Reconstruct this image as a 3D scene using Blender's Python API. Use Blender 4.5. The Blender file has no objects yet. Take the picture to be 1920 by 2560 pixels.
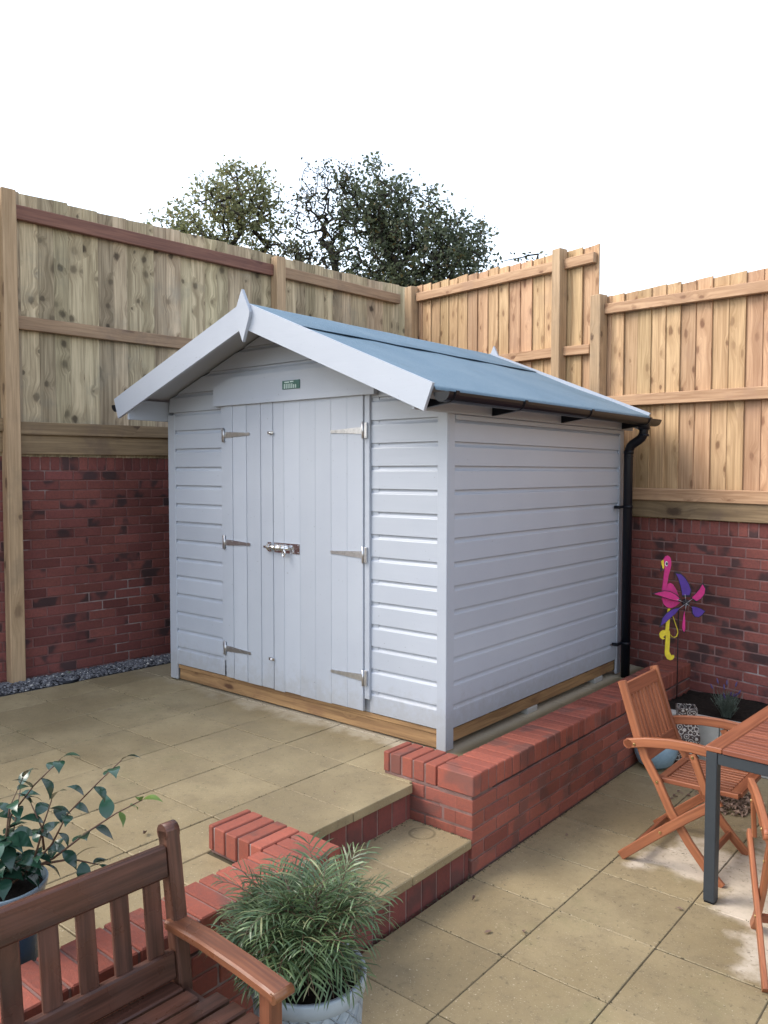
import bpy, math, random
from mathutils import Vector as V, Matrix
import numpy as np
random.seed(7); rng = np.random.default_rng(7)
sc = bpy.context.scene
COL = sc.collection
PI = math.pi

# ------------------------------------------------------------------ camera, sky, sun, exposure
cd = bpy.data.cameras.new('camera'); cam = bpy.data.objects.new('camera', cd); COL.objects.link(cam)
cam.location = (2.570, -3.628, 1.577); cam.rotation_euler = (1.5215, -0.0012, 0.6945)
cd.sensor_fit = 'HORIZONTAL'; cd.sensor_width = 36; cd.lens = 37.70; cd.clip_start = .05; cd.clip_end = 2000
sc.camera = cam
SUN_EL, SUN_AZ = math.radians(45), math.radians(230)      # azimuth measured clockwise from +Y
w = bpy.data.worlds.new('World'); sc.world = w; w.use_nodes = True
wn, wl = w.node_tree.nodes, w.node_tree.links
wn.clear()
sky = wn.new('ShaderNodeTexSky'); sky.sky_type = 'NISHITA'; sky.sun_disc = False
sky.sun_elevation = SUN_EL; sky.sun_rotation = SUN_AZ; sky.air_density = 1.2; sky.dust_density = 1.5; sky.ozone_density = 1.0
hs = wn.new('ShaderNodeHueSaturation'); hs.inputs["Saturation"].default_value = .55
bg = wn.new('ShaderNodeBackground'); bg.inputs['Strength'].default_value = .15
wo = wn.new('ShaderNodeOutputWorld')
wl.new(sky.outputs[0], hs.inputs['Color']); wl.new(hs.outputs[0], bg.inputs[0]); wl.new(bg.outputs[0], wo.inputs[0])
sd = bpy.data.lights.new('sun', 'SUN'); sd.energy = .8; sd.angle = math.radians(28); sd.color = (1, .92, .80)
so = bpy.data.objects.new('sun', sd); COL.objects.link(so)
dirv = V((math.sin(SUN_AZ)*math.cos(SUN_EL), math.cos(SUN_AZ)*math.cos(SUN_EL), math.sin(SUN_EL)))
so.rotation_euler = dirv.to_track_quat('Z', 'Y').to_euler(); so.location = dirv*30
vs = sc.view_settings; vs.view_transform = 'Standard'; vs.look = 'None'; vs.exposure = 1.58; vs.gamma = 1

# ------------------------------------------------------------------ node helper
class NT:
    def __init__(s, name):
        s.m = bpy.data.materials.new(name); s.m.use_nodes = True
        s.t = s.m.node_tree; s.b = s.t.nodes['Principled BSDF']; s.out = s.t.nodes['Material Output']
    def n(s, kind, props=None, **ins):
        nd = s.t.nodes.new('ShaderNode'+kind)
        for k, v in (props or {}).items(): setattr(nd, k, v)
        for k, v in ins.items(): s.set(nd, k, v)
        return nd
    def set(s, nd, k, v):
        i = nd.inputs[int(k[1:])] if k[0] == 'i' and k[1:].isdigit() else nd.inputs[k.replace('_', ' ')]
        if isinstance(v, bpy.types.NodeSocket): s.t.links.new(v, i)
        elif isinstance(v, bpy.types.Node): s.t.links.new(v.outputs[0], i)
        else:
            if isinstance(v, (tuple, list)) and len(v) == 3 and i.type == 'RGBA': v = (*v, 1)
            i.default_value = v
    def mix(s, f, a, b, mode='MIX'):
        nd = s.n('Mix', dict(data_type='RGBA', blend_type=mode)); s.set(nd, 'i0', f); s.set(nd, 'i6', a); s.set(nd, 'i7', b)
        return nd.outputs[2]
    def math(s, op, a, b=0.0, c=0.0, clamp=False):
        nd = s.n('Math', dict(operation=op, use_clamp=clamp)); s.set(nd, 'i0', a); s.set(nd, 'i1', b); s.set(nd, 'i2', c); return nd.outputs[0]
    def rng(s, x, a, b, c=0.0, d=1.0, smooth=True):
        nd = s.n('MapRange', dict(interpolation_type='SMOOTHSTEP' if smooth else 'LINEAR')); s.set(nd, 'i0', x)
        for k, v in zip((1, 2, 3, 4), (a, b, c, d)): nd.inputs[k].default_value = v
        return nd.outputs[0]
    def obj(s): return s.n('TexCoord').outputs['Object']
    def uv(s): return s.n('TexCoord').outputs['UV']
    def rand(s): return s.n('NewGeometry').outputs['Random Per Island']
    def map(s, v, sc=(1, 1, 1), loc=(0, 0, 0)):
        nd = s.n('Mapping'); s.set(nd, 'Vector', v); nd.inputs['Scale'].default_value = sc; nd.inputs['Location'].default_value = loc; return nd.outputs[0]
    def noise(s, v, scale=5, detail=4, rough=.55, dist=0):
        nd = s.n('TexNoise', Scale=scale, Detail=detail, Roughness=rough, Distortion=dist); s.set(nd, 'Vector', v); return nd.outputs[0]
    def bump(s, h, strength=.3, dist=.002):
        nd = s.n('Bump', Strength=strength, Distance=dist); s.set(nd, 'Height', h); s.set(s.b, 'Normal', nd.outputs[0])
    def col(s, c): s.set(s.b, 'Base Color', c)
    def rough(s, r): s.set(s.b, 'Roughness', r)
    def hsv(s, c, h=.5, sat=1., v=1.):
        nd = s.n('HueSaturation'); s.set(nd, 'Color', c); s.set(nd, 'Hue', h); s.set(nd, 'Saturation', sat); s.set(nd, 'Value', v); return nd.outputs[0]
    def xyz(s, v):
        nd = s.n('SeparateXYZ'); s.set(nd, 'i0', v); return nd.outputs

def wood(name, light, dark, knot=(.05, .03, .02), knots=.5, var=.25, rough=.7, grain=1.0, kscale=(4, 9), blotch=None, wet=0.0):
    t = NT(name); uv = t.uv(); r = t.rand()
    kv = t.map(uv, (kscale[0], kscale[1], 1))
    vo = t.n('TexVoronoi', dict(voronoi_dimensions='2D'), Scale=1.0, Randomness=1.0); t.set(vo, 'Vector', kv)
    sel = t.math('GREATER_THAN', t.xyz(vo.outputs['Color'])[0], 1-knots)
    kd = vo.outputs['Distance']
    kc = t.xyz(vo.outputs['Color']); kw = t.math('ADD', kd, t.math('MULTIPLY', t.math('SUBTRACT', t.noise(t.map(uv, (18, 30, 1)), 1, 3, .6), .5), .22))
    ks = t.math('DIVIDE', kw, t.rng(kc[1], 0, 1, .55, 1.7, False))
    halo = t.math('MULTIPLY', t.rng(ks, .06, .44, 1, 0), sel)
    core = t.math('MULTIPLY', t.math('MULTIPLY', t.rng(ks, .06, .15, 1, 0), sel), t.rng(kc[2], 0, 1, .35, 1, False))
    x = t.xyz(uv)
    cv = t.n('CombineXYZ'); t.set(cv, 'i0', x[0]); t.set(cv, 'i1', t.math('ADD', x[1], t.math('MULTIPLY', halo, .032)))
    g1 = t.noise(t.map(cv.outputs[0], (2.5, 60, 1)), 1, 6, .6, .4)
    g2 = t.noise(t.map(cv.outputs[0], (.8, 14, 1)), 1, 3, .5, 1.2)
    f = t.math('ADD', t.math('MULTIPLY', g1, .6), t.math('MULTIPLY', g2, .5))
    c = t.mix(t.rng(f, .38, .72), dark, light)
    c = t.mix(t.math('MULTIPLY', halo, .55), c, dark)
    c = t.mix(t.math('MULTIPLY', core, .85), c, knot)
    st_ = t.noise(t.map(uv, (.55, 26, 1)), 1, 4, .6)
    c = t.mix(t.rng(st_, .56, .72, 0, .5), c, dark)
    if blotch:
        bn = t.noise(t.obj(), 2.3, 5, .65)
        c = t.mix(t.math('MULTIPLY', t.rng(bn, .5, .72), .65), c, blotch)
    rr = t.rng(r, 0, 1, 1-var, 1+var, False)
    c = t.hsv(c, t.rng(t.math('FRACT', t.math('MULTIPLY', r, 7.3)), 0, 1, .488, .512, False), 1., rr)
    t.col(c)
    if wet: t.rough(t.rng(t.noise(t.obj(), 6, 4), .4, .65, rough-wet, rough+.1))
    else: t.rough(rough)
    t.b.inputs['Specular IOR Level'].default_value = .35
    t.bump(g1, .25*grain, .0015)
    return t.m

MAT = {}
MAT['fence_left'] = wood('weathered green treated timber', (.56, .45, .295), (.25, .19, .115), (.045, .03, .018), .68, .28, .8, 1.5, (5.2, 6.5), (.27, .24, .18))
MAT['fence_back'] = wood('fresh tan softwood', (.57, .38, .215), (.34, .205, .105), (.14, .065, .03), .6, .17, .75, 1.2, (4.5, 9), (.37, .235, .14))
MAT['post_left'] = wood('post softwood', (.50, .36, .21), (.31, .215, .115), (.07, .035, .02), .35, .1, .75, 1, (3, 6), (.25, .19, .12))
MAT['rail_red'] = wood('red stained rail', (.25, .125, .080), (.14, .066, .045), (.05, .02, .015), .3, .12, .7, 1, (3, 6), (.13, .06, .05))
MAT['rail_brown'] = wood('brown rail', (.38, .26, .15), (.23, .15, .085), (.06, .03, .02), .4, .12, .7, 1, (3, 6), (.17, .12, .085))
MAT['gravel_board'] = wood('damp gravel board', (.30, .22, .12), (.17, .12, .065), (.05, .03, .02), .3, .1, .8, 1, (2.5, 5), (.14, .10, .07))
MAT['base_wood'] = wood('yellow base timber', (.42, .265, .115), (.21, .125, .055), (.06, .025, .015), .5, .1, .6, 1, (3.5, 9), (.22, .12, .06))
MAT['bench_wood'] = wood('wet brown bench timber', (.135, .062, .038), (.050, .025, .016), (.03, .015, .01), .15, .18, .42, 1.3, (2, 5), (.06, .040, .030), .2)
MAT['arm_wood'] = wood('worn bench arm timber', (.235, .095, .042), (.11, .045, .023), (.03, .015, .01), .1, .1, .42, 1, (2, 5), (.105, .062, .036), .16)
MAT['chair_wood'] = wood('oiled orange hardwood', (.35, .14, .060), (.19, .068, .029), (.08, .03, .015), .12, .16, .45, 1.2, (2, 5), (.24, .10, .05))
MAT['table_wood'] = wood('red brown hardwood slats', (.31, .115, .055), (.14, .048, .025), (.08, .03, .015), .1, .18, .48, 1.2, (2, 5), (.20, .09, .05))
MAT['bark'] = wood('tree bark', (.045, .037, .028), (.018, .015, .012), (.02, .015, .01), .1, .1, .9, 1)

def brick(name, base, alt, dark, smudge=.6, white=0.0, var=.2, ss=.62):
    t = NT(name); o = t.obj(); r = t.rand()
    c = t.mix(t.rng(r, 0, 1, 0, 1, False), base, alt)
    n1 = t.noise(o, 7.5, 2, .4); n2 = t.noise(o, 60, 5, .6); n3 = t.noise(o, 1.3, 4, .6)
    pick = t.math('GREATER_THAN', t.math('FRACT', t.math('MULTIPLY', r, 13.7)), 1-smudge)
    sm = t.math('MULTIPLY', t.rng(n1, .47, .62), pick)
    c = t.mix(t.math('MULTIPLY', sm, ss), c, dark)
    c = t.mix(t.rng(n2, .3, .75, 0, .35), c, dark)
    c = t.hsv(c, .5, 1, t.math('MULTIPLY', t.rng(t.math('FRACT', t.math('MULTIPLY', r, 5.1)), 0, 1, 1-var, 1+var, False), t.rng(n3, .3, .7, .85, 1.15)))
    if white:
        wv = t.rng(t.noise(o, 4.5, 6, .75), .62, .8, 0, white)
        c = t.mix(wv, c, (.42, .36, .34))
    t.col(c); t.rough(.85); t.bump(t.math('ADD', n2, t.noise(o, 220, 3)), .5, .003); t.b.inputs['Specular IOR Level'].default_value = .25
    return t.m
MAT['brick_left'] = brick('dark red brick', (.205, .067, .054), (.165, .052, .047), (.050, .031, .032), .42, 0, .2, .9)
MAT['brick_back'] = brick('red brick', (.245, .080, .064), (.19, .060, .052), (.06, .037, .037), .45, .25, .22, .9)
MAT['brick_low'] = brick('red retaining brick', (.29, .090, .060), (.22, .066, .049), (.115, .06, .05), .42, .5)
MAT['brick_cope'] = brick('bright red coping brick', (.30, .085, .055), (.235, .068, .047), (.12, .062, .052), .5, .12, .17)
MAT['brick_riser'] = brick('dark step riser brick', (.21, .062, .050), (.17, .052, .046), (.085, .048, .042), .35)
def mortar(name, c1, c2, white=0):
    t = NT(name); o = t.obj(); n = t.noise(o, 5, 6, .7)
    c = t.mix(t.rng(n, .35, .7), c1, c2)
    if white: c = t.mix(t.rng(t.noise(o, 2.2, 4, .6), .58, .68, 0, white), c, (.45, .41, .40))
    t.col(c); t.rough(.95); t.bump(t.noise(o, 300, 3), .4, .003); return t.m
MAT['mortar_left'] = mortar('red mortar', (.15, .068, .062), (.23, .11, .10), .5)
MAT['mortar_back'] = mortar('pale red mortar', (.19, .095, .086), (.32, .19, .175), .8)
MAT['mortar_low'] = mortar('brown mortar', (.15, .085, .07), (.26, .15, .13), .4)

def slab(name, dry=False, ring=None):
    t = NT(name); o = t.obj(); r = t.rand()
    big = t.noise(o, 1.1, 5, .62); mid = t.noise(o, 6, 6, .7); fine = t.noise(o, 140, 3, .6); sp = t.noise(o, 55, 2, .5)
    c = t.mix(t.rng(big, .35, .68), (.235, .182, .100), (.325, .258, .148))
    c = t.mix(t.rng(mid, .42, .72, 0, .45), c, (.175, .135, .080))
    c = t.mix(t.rng(t.noise(o, 2.4, 5, .7), .55, .75, 0, .5), c, (.185, .165, .080))       # algae
    x = t.xyz(o)
    if name.endswith('damp'):
        wob = t.math('MULTIPLY', t.math('SUBTRACT', t.noise(o, 5, 5, .65), .5), .45)
        dy = t.math('ADD', t.math('SUBTRACT', t.math('MULTIPLY', x[1], -1.0), .10), wob); m = t.math('MULTIPLY', t.rng(dy, -.10, .05, .85, 0), t.math('MULTIPLY', t.rng(x[0], -2.6, -1.2, .25, 1), t.rng(x[0], -.02, .06, 1, 0)))
        c = t.mix(t.math('MULTIPLY', t.rng(t.math('ADD', x[0], t.math('MULTIPLY', wob, .2)), .0, .08, 0, .65), t.rng(x[1], -.3, -.1, 0, 1)), c, (.10, .092, .055))
        c = t.mix(m, c, (.46, .40, .30))
    if dry:
        wob = t.math('MULTIPLY', t.math('SUBTRACT', t.noise(o, 4.5, 5, .6), .5), .55)
        def box(x0, x1, y0, y1):
            dx = t.math('SUBTRACT', t.math('ABSOLUTE', t.math('SUBTRACT', x[0], (x0+x1)/2)), (x1-x0)/2)
            dy = t.math('SUBTRACT', t.math('ABSOLUTE', t.math('SUBTRACT', x[1], (y0+y1)/2)), (y1-y0)/2)
            return t.math('MAXIMUM', dx, dy)
        d = t.math('MINIMUM', box(1.44, 3.0, .0, .9), box(1.04, 1.7, .22, .70))
        d = t.math('MINIMUM', d, box(1.66, 2.4, -.40, .1))
        d = t.math('ADD', d, wob)
        m = t.rng(d, -.08, .05, 1, 0)
        pale = t.mix(t.rng(mid, .35, .7), (.58, .50, .40), (.44, .375, .29))
        c = t.mix(m, c, pale)
        t.rough(t.math('ADD', t.math('MULTIPLY', m, .3), t.rng(mid, .3, .7, .48, .68)))
    else:
        t.rough(t.rng(big, .3, .7, .50, .72))
    if ring:
        x = t.xyz(o); d = t.n('VectorMath', dict(operation='DISTANCE')); t.set(d, 'i0', o); d.inputs[1].default_value = ring
        dd = t.math('ABSOLUTE', t.math('SUBTRACT', d.outputs['Value'], .062))
        c = t.mix(t.math('MULTIPLY', t.rng(dd, .002, .010, 1, 0), t.rng(mid, .35, .6, .2, .6)), c, (.08, .065, .035))
    c = t.mix(t.rng(t.noise(o, 24, 4, .7), .56, .72, 0, .35), c, (.13, .10, .06)); c = t.mix(t.rng(sp, .655, .72, 0, .5), c, (.09, .07, .045))
    c = t.mix(t.rng(fine, .62, .70, 0, .55), c, (.45, .39, .27)); c = t.mix(t.rng(t.noise(o, 90, 2, .5), .70, .74, 0, .6), c, (.55, .48, .36))
    c = t.hsv(c, .5, 1, t.rng(r, 0, 1, .90, 1.10, False))
    t.col(c); t.bump(t.math('ADD', fine, t.math('MULTIPLY', sp, .6)), .35, .003); t.b.inputs['Specular IOR Level'].default_value = .35
    return t.m
MAT['slab_low'] = slab('buff paving slabs, wet with a dry patch', True)
MAT['slab_up'] = slab('buff paving slabs, damp')
MAT['slab_step'] = slab('buff step slab with ring stain', False, (.243, -.539, -.191))
def plain(name, c, rough=.6, metal=0, noise=0, nscale=20, c2=None, bump=0, bscale=200, spec=.5):
    t = NT(name)
    if noise: t.col(t.mix(t.rng(t.noise(t.obj(), nscale, 5, .65), .35, .7, 0, noise), c, c2 or tuple(x*.6 for x in c)))
    else: t.col((*c, 1))
    t.rough(rough); t.b.inputs['Metallic'].default_value = metal; t.b.inputs['Specular IOR Level'].default_value = spec
    if bump: t.bump(t.noise(t.obj(), bscale, 4), bump, .002)
    return t.m
MAT['joint'] = plain('sandy joint', (.085, .066, .038), .95, noise=.7, nscale=9, c2=(.035, .032, .016), bump=.5)
MAT['earth'] = plain('bare earth', (.10, .075, .05), .95, noise=.6, nscale=2, bump=.4)
MAT['soil'] = plain('dark moist compost', (.014, .011, .009), .95, noise=.8, nscale=60, c2=(.03, .022, .017), bump=1, bscale=90, spec=.1)
MAT['edging'] = plain('pale concrete edging', (.46, .44, .40), .85, noise=.5, nscale=7, c2=(.28, .27, .24), bump=.4)
def paint():
    t = NT('pale grey timber paint'); o = t.obj()
    n = t.noise(t.map(o, (3, 3, 26)), 1, 4, .6); b = t.noise(o, 1.6, 4, .6)
    c = t.mix(t.rng(b, .3, .7), (.385, .415, .475), (.41, .44, .495)); c = t.mix(t.rng(t.noise(o, 9, 6, .75), .64, .8, 0, .22), c, (.30, .32, .35))
    c = t.mix(t.rng(t.noise(o, 70, 2, .5), .735, .77, 0, .5), c, (.12, .12, .12))
    c = t.hsv(c, .5, 1, t.rng(t.rand(), 0, 1, .955, 1.045, False))
    z = t.xyz(o)[2]; sp = t.math('ADD', z, t.math('MULTIPLY', t.math('SUBTRACT', t.noise(o, 14, 6, .75), .5), .55))
    c = t.mix(t.rng(sp, .10, .34, .30, 0), c, (.24, .205, .155))
    t.col(c); t.rough(t.rng(b, .3, .7, .33, .45)); t.bump(t.math('ADD', n, t.math('MULTIPLY', t.noise(o, 120, 3), .3)), .35, .003); return t.m
MAT['paint'] = paint()
def felt():
    t = NT('blue green mineral roofing felt'); o = t.obj()
    f = t.noise(o, 150, 4, .8); b = t.noise(o, 2.2, 5, .6)
    c = t.mix(t.rng(b, .3, .7), (.105, .175, .235), (.135, .205, .262)); c = t.mix(t.rng(f, .5, .7, 0, .6), c, (.33, .42, .48)); c = t.mix(t.rng(f, .25, .42, .6, 0), c, (.04, .075, .09))
    c = t.mix(t.rng(t.noise(o, 3.5, 6, .7), .55, .75, 0, .4), c, (.085, .125, .14)); t.col(c); t.rough(.8); t.bump(t.math('ADD', f, t.math('MULTIPLY', t.noise(t.map(o, (2, 7, 2)), 1, 4, .6), 1.5)), .6, .005); return t.m
MAT['felt'] = felt()
MAT['black_pvc'] = plain('black gutter plastic', (.006, .007, .011), .33, noise=.3, nscale=8, c2=(.012, .012, .015), spec=.25)
MAT['zinc'] = plain('galvanised steel', (.62, .62, .64), .35, 1, noise=.5, nscale=40, c2=(.36, .36, .38))
MAT['bright_zinc'] = plain('bright plated steel', (.78, .78, .80), .2, 1, noise=.4, nscale=50, c2=(.5, .5, .52))
MAT['brass'] = plain('brass bolt', (.55, .40, .18), .3, 1)
MAT['table_metal'] = plain('dark grey powder coated metal', (.028, .035, .042), .5, noise=.3, nscale=30, c2=(.04, .047, .055))
MAT['plate'] = plain('dark green plate', (.04, .115, .095), .35, noise=.4, nscale=60, c2=(.09, .18, .16))
MAT['plate_light'] = plain('pale plate lettering', (.50, .60, .57), .4)
def relief(name, c1, c2):
    t = NT(name); o = t.obj(); x = t.xyz(o)
    ang = t.math('ARCTAN2', x[1], x[0])
    a = t.math('MULTIPLY', ang, 3.0); z = t.math('MULTIPLY', x[2], 17.0)
    warp = t.math('MULTIPLY', t.noise(o, 9, 2), .9)
    def lines(p): return t.rng(t.math('ABSOLUTE', t.math('SUBTRACT', t.math('FRACT', p), .5)), .0, .10, 1, 0)
    l = t.math('MAXIMUM', lines(t.math('ADD', t.math('ADD', a, z), warp)), lines(t.math('ADD', t.math('SUBTRACT', a, z), warp)))
    fine = t.noise(t.map(o, (30, 30, 18)), 1, 4, .7, 1.5)
    t.col(t.mix(t.rng(fine, .35, .65), c1, c2)); t.rough(.5)
    t.bump(t.math('ADD', t.math('MULTIPLY', l, 1.0), t.math('MULTIPLY', fine, .45)), .8, .008); return t.m
MAT['pot_relief'] = relief('silver grey embossed pot', (.22, .27, .325), (.31, .36, .41))
MAT['pot_rim'] = plain('silver grey pot rim', (.33, .38, .43), .38, noise=.4, nscale=12, c2=(.25, .30, .35))
MAT['blue_rim'] = plain('blue grey glaze rim', (.20, .26, .30), .3, noise=.5, nscale=20, c2=(.10, .15, .19))
MAT['blue_pot'] = plain('glossy dark blue glaze', (.035, .07, .115), .22, noise=.5, nscale=7, c2=(.055, .095, .14))
MAT['pale_blue'] = plain('pale blue glaze', (.23, .33, .40), .35, noise=.6, nscale=50, c2=(.16, .25, .32))
def leaf(name, c1, c2, rough=.5, trans=.0, c3=None):
    t = NT(name); r = t.rand()
    c = t.mix(r, c1, c2)
    if c3: c = t.mix(t.math('GREATER_THAN', t.math('FRACT', t.math('MULTIPLY', r, 9.7)), .93), c, c3)
    t.col(t.hsv(c, .5, 1, t.rng(t.math('FRACT', t.math('MULTIPLY', r, 3.7)), 0, 1, .7, 1.3, False))); t.rough(rough)
    if trans:
        tr = t.n('BsdfTranslucent'); t.set(tr, 'Color', c); ms = t.n('MixShader', Fac=trans)
        t.set(ms, 'i1', t.b.outputs[0]); t.set(ms, 'i2', tr.outputs[0]); t.set(t.out, 'Surface', ms.outputs[0])
    return t.m
MAT['leaf_dark'] = leaf('dark green tree leaves', (.065, .088, .05), (.12, .14, .075), .5, .42, (.13, .10, .035))
MAT['leaf_light'] = leaf('yellow green tree leaves', (.15, .175, .075), (.23, .23, .11), .5, .5, (.20, .15, .06))
MAT['leaf_thin'] = leaf('olive tree leaves', (.05, .06, .03), (.09, .09, .045), .55, .25)
MAT['camellia'] = leaf('glossy dark leaves', (.014, .045, .028), (.026, .068, .042), .17, 0)
MAT['camellia_new'] = leaf('fresh green leaves', (.14, .22, .04), (.10, .17, .04), .35, .2)
MAT['frond'] = leaf('feathery green leaflets', (.055, .10, .045), (.125, .175, .075), .35, .2, (.20, .21, .10))
MAT['lav_leaf'] = leaf('grey green lavender leaves', (.065, .088, .065), (.11, .13, .10), .7)
MAT['lav_flower'] = leaf('purple lavender flowers', (.07, .045, .13), (.10, .07, .18), .7)
MAT['stem'] = plain('brown twig', (.10, .05, .03), .6, noise=.5, nscale=40)
MAT['dry_leaf'] = leaf('dry brown leaves', (.16, .095, .065), (.27, .18, .13), .8)
MAT['stone'] = leaf('grey gravel stones', (.055, .055, .066), (.19, .187, .197), .7, 0, (.42, .40, .37))
MAT['grit'] = leaf('mossy joint grit', (.045, .038, .02), (.085, .075, .04), .95, 0, (.16, .13, .08))
MAT['gravel_bed'] = plain('dark gravel bed', (.05, .05, .055), .9, noise=.5, nscale=50, bump=.8)
def fabric(name, c):
    t = NT(name); o = t.obj(); n = t.noise(o, 30, 4, .6)
    t.col(t.mix(t.rng(n, .3, .7), tuple(k*.8 for k in c), c)); t.rough(.6); t.bump(t.noise(t.map(o, (40, 40, 160)), 1, 2), .25, .003); return t.m
MAT['pink'] = fabric('hot pink nylon', (.60, .025, .20)); MAT['purple'] = fabric('purple nylon', (.085, .03, .28)); MAT['trim'] = fabric('black trim', (.012, .008, .014))
MAT['yellow'] = fabric('yellow foam', (.80, .62, .035)); MAT['white'] = fabric('white felt', (.75, .72, .72)); MAT['dark_rod'] = plain('dark steel rod', (.02, .018, .018), .5, .6)
def filigree():
    t = NT('brown and white scroll glaze'); o = t.obj()
    v = t.n('TexVoronoi', dict(feature='F1'), Scale=30.0, Randomness=.75); t.set(v, 'Vector', o)
    w_ = t.math('SINE', t.math('MULTIPLY', v.outputs['Distance'], 17.0))
    t.col(t.mix(t.rng(w_, -.1, .5), (.05, .03, .026), (.42, .37, .33))); t.rough(.4); t.bump(w_, .6, .006); return t.m
MAT['filigree'] = filigree()
MAT['mossy'] = plain('mossy stone', (.10, .12, .075), .9, noise=.6, nscale=30)

# ------------------------------------------------------------------ mesh builder
EX, EY, EZ = V((1, 0, 0)), V((0, 1, 0)), V((0, 0, 1))
class MB:
    def __init__(s): s.v = []; s.f = []; s.uv = []; s.mi = []; s.sm = []
    def face(s, idx, uv, mi=0, smooth=False): s.f.append(idx); s.uv.append(uv); s.mi.append(mi); s.sm.append(smooth)
    def box(s, c, h, ax=(EX, EY, EZ), ch=.003, mi=0):
        c = V(c); h = tuple(h); ch = min(ch, min(h)*.45)
        L = max(range(3), key=lambda i: h[i]); o = (random.random()*20, random.random()*20)
        b = len(s.v); loc = []
        ids = {}
        for sx in (-1, 1):
            for sy in (-1, 1):
                for sz in (-1, 1):
                    for k in range(3):
                        p = [sx*(h[0]-ch), sy*(h[1]-ch), sz*(h[2]-ch)]; p[k] = (sx, sy, sz)[k]*h[k]
                        ids[(sx, sy, sz, k)] = len(loc)+b; loc.append(p)
        for p in loc: s.v.append(c+ax[0]*p[0]+ax[1]*p[1]+ax[2]*p[2])
        def uvof(i, k):
            p = loc[i-b]; others = [j for j in range(3) if j != L]
            vcoord = p[others[0]] if k != others[0] else p[others[1]]+h[others[0]]+h[others[1]]
            if k == L: return (o[0]+p[others[0]], o[1]+p[others[1]])
            return (o[0]+p[L], o[1]+vcoord)
        sg = (-1, 1)
        for k in range(3):
            a, d = [(1, 2), (2, 0), (0, 1)][k]
            for s0 in sg:
                q = []
                for (u, w_) in ((-1, -1), (1, -1), (1, 1), (-1, 1)):
                    t = [0, 0, 0]; t[k] = s0; t[a] = u; t[d] = w_; q.append(ids[(*t, k)])
                if s0 < 0: q.reverse()
                s.face(q, [uvof(i, k) for i in q], mi)
        for k in range(3):                                         # edge chamfers (edge runs along k)
            a, d = [(1, 2), (2, 0), (0, 1)][k]
            for sa in sg:
                for sdd in sg:
                    def g(sk, kk):
                        t = [0, 0, 0]; t[k] = sk; t[a] = sa; t[d] = sdd; return ids[(*t, kk)]
                    q = [g(-1, a), g(1, a), g(1, d), g(-1, d)]
                    if sa*sdd > 0: q.reverse()
                    q.reverse()
                    s.face(q, [uvof(i, a) for i in q], mi)
        for sx in sg:
            for sy in sg:
                for sz in sg:
                    q = [ids[(sx, sy, sz, 0)], ids[(sx, sy, sz, 1)], ids[(sx, sy, sz, 2)]]
                    if sx*sy*sz < 0: q.reverse()
                    s.face(q, [uvof(i, 0) for i in q], mi)
        return s
    def aabb(s, x0, x1, y0, y1, z0, z1, ch=.003, mi=0):
        return s.box(((x0+x1)/2, (y0+y1)/2, (z0+z1)/2), (abs(x1-x0)/2, abs(y1-y0)/2, abs(z1-z0)/2), ch=ch, mi=mi)
    def bar(s, p, q, w_, t, side=None, ch=.003, mi=0):              # rectangular bar from p to q; w_ along side, t across
        p, q = V(p), V(q); d = (q-p); L = d.length; d.normalize()
        side = V(side) if side is not None else (EZ if abs(d.z) < .9 else EX)
        side = (side-d*side.dot(d)).normalized(); n = d.cross(side)
        return s.box((p+q)/2, (L/2, w_/2, t/2), (d, side, n), ch, mi)
    def sweep(s, path, w_, t, side, mi=0, ch=.003, closed_ends=True, smooth=False, prof=None):
        # sweep a section along a path; side = constant direction of width t, the other direction is computed
        side = V(side).normalized(); P = [V(p) for p in path]; n = len(P); o = random.random()*20
        if prof is None:
            a, b_ = w_/2, t/2; prof = [(-a+ch, -b_), (a-ch, -b_), (a, -b_+ch), (a, b_-ch), (a-ch, b_), (-a+ch, b_), (-a, b_-ch), (-a, -b_+ch)]
        b = len(s.v); m = len(prof); L = 0; Ls = []; per = [0]
        for j in range(m): per.append(per[-1]+(V(prof[(j+1) % m])-V(prof[j])).length)
        for i in range(n):
            d = (P[min(i+1, n-1)]-P[max(i-1, 0)]).normalized(); nn = d.cross(side).normalized()
            if i: L += (P[i]-P[i-1]).length
            Ls.append(L)
            for (u, v_) in prof: s.v.append(P[i]+nn*u+side*v_)
        for i in range(n-1):
            for j in range(m):
                k = (j+1) % m; q = [b+i*m+j, b+i*m+k, b+(i+1)*m+k, b+(i+1)*m+j]
                s.face(q, [(o+Ls[i], o+per[j]), (o+Ls[i], o+per[j+1]), (o+Ls[i+1], o+per[j+1]), (o+Ls[i+1], o+per[j])], mi, smooth)
        if closed_ends:
            q = [b+j for j in range(m)][::-1]; s.face(q, [(o+prof[j-b][0], o+prof[j-b][1]) for j in q], mi)
            e = b+(n-1)*m; q = [e+j for j in range(m)]; s.face(q, [(o+prof[j-e][0], o+prof[j-e][1]) for j in q], mi)
        return s
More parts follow.
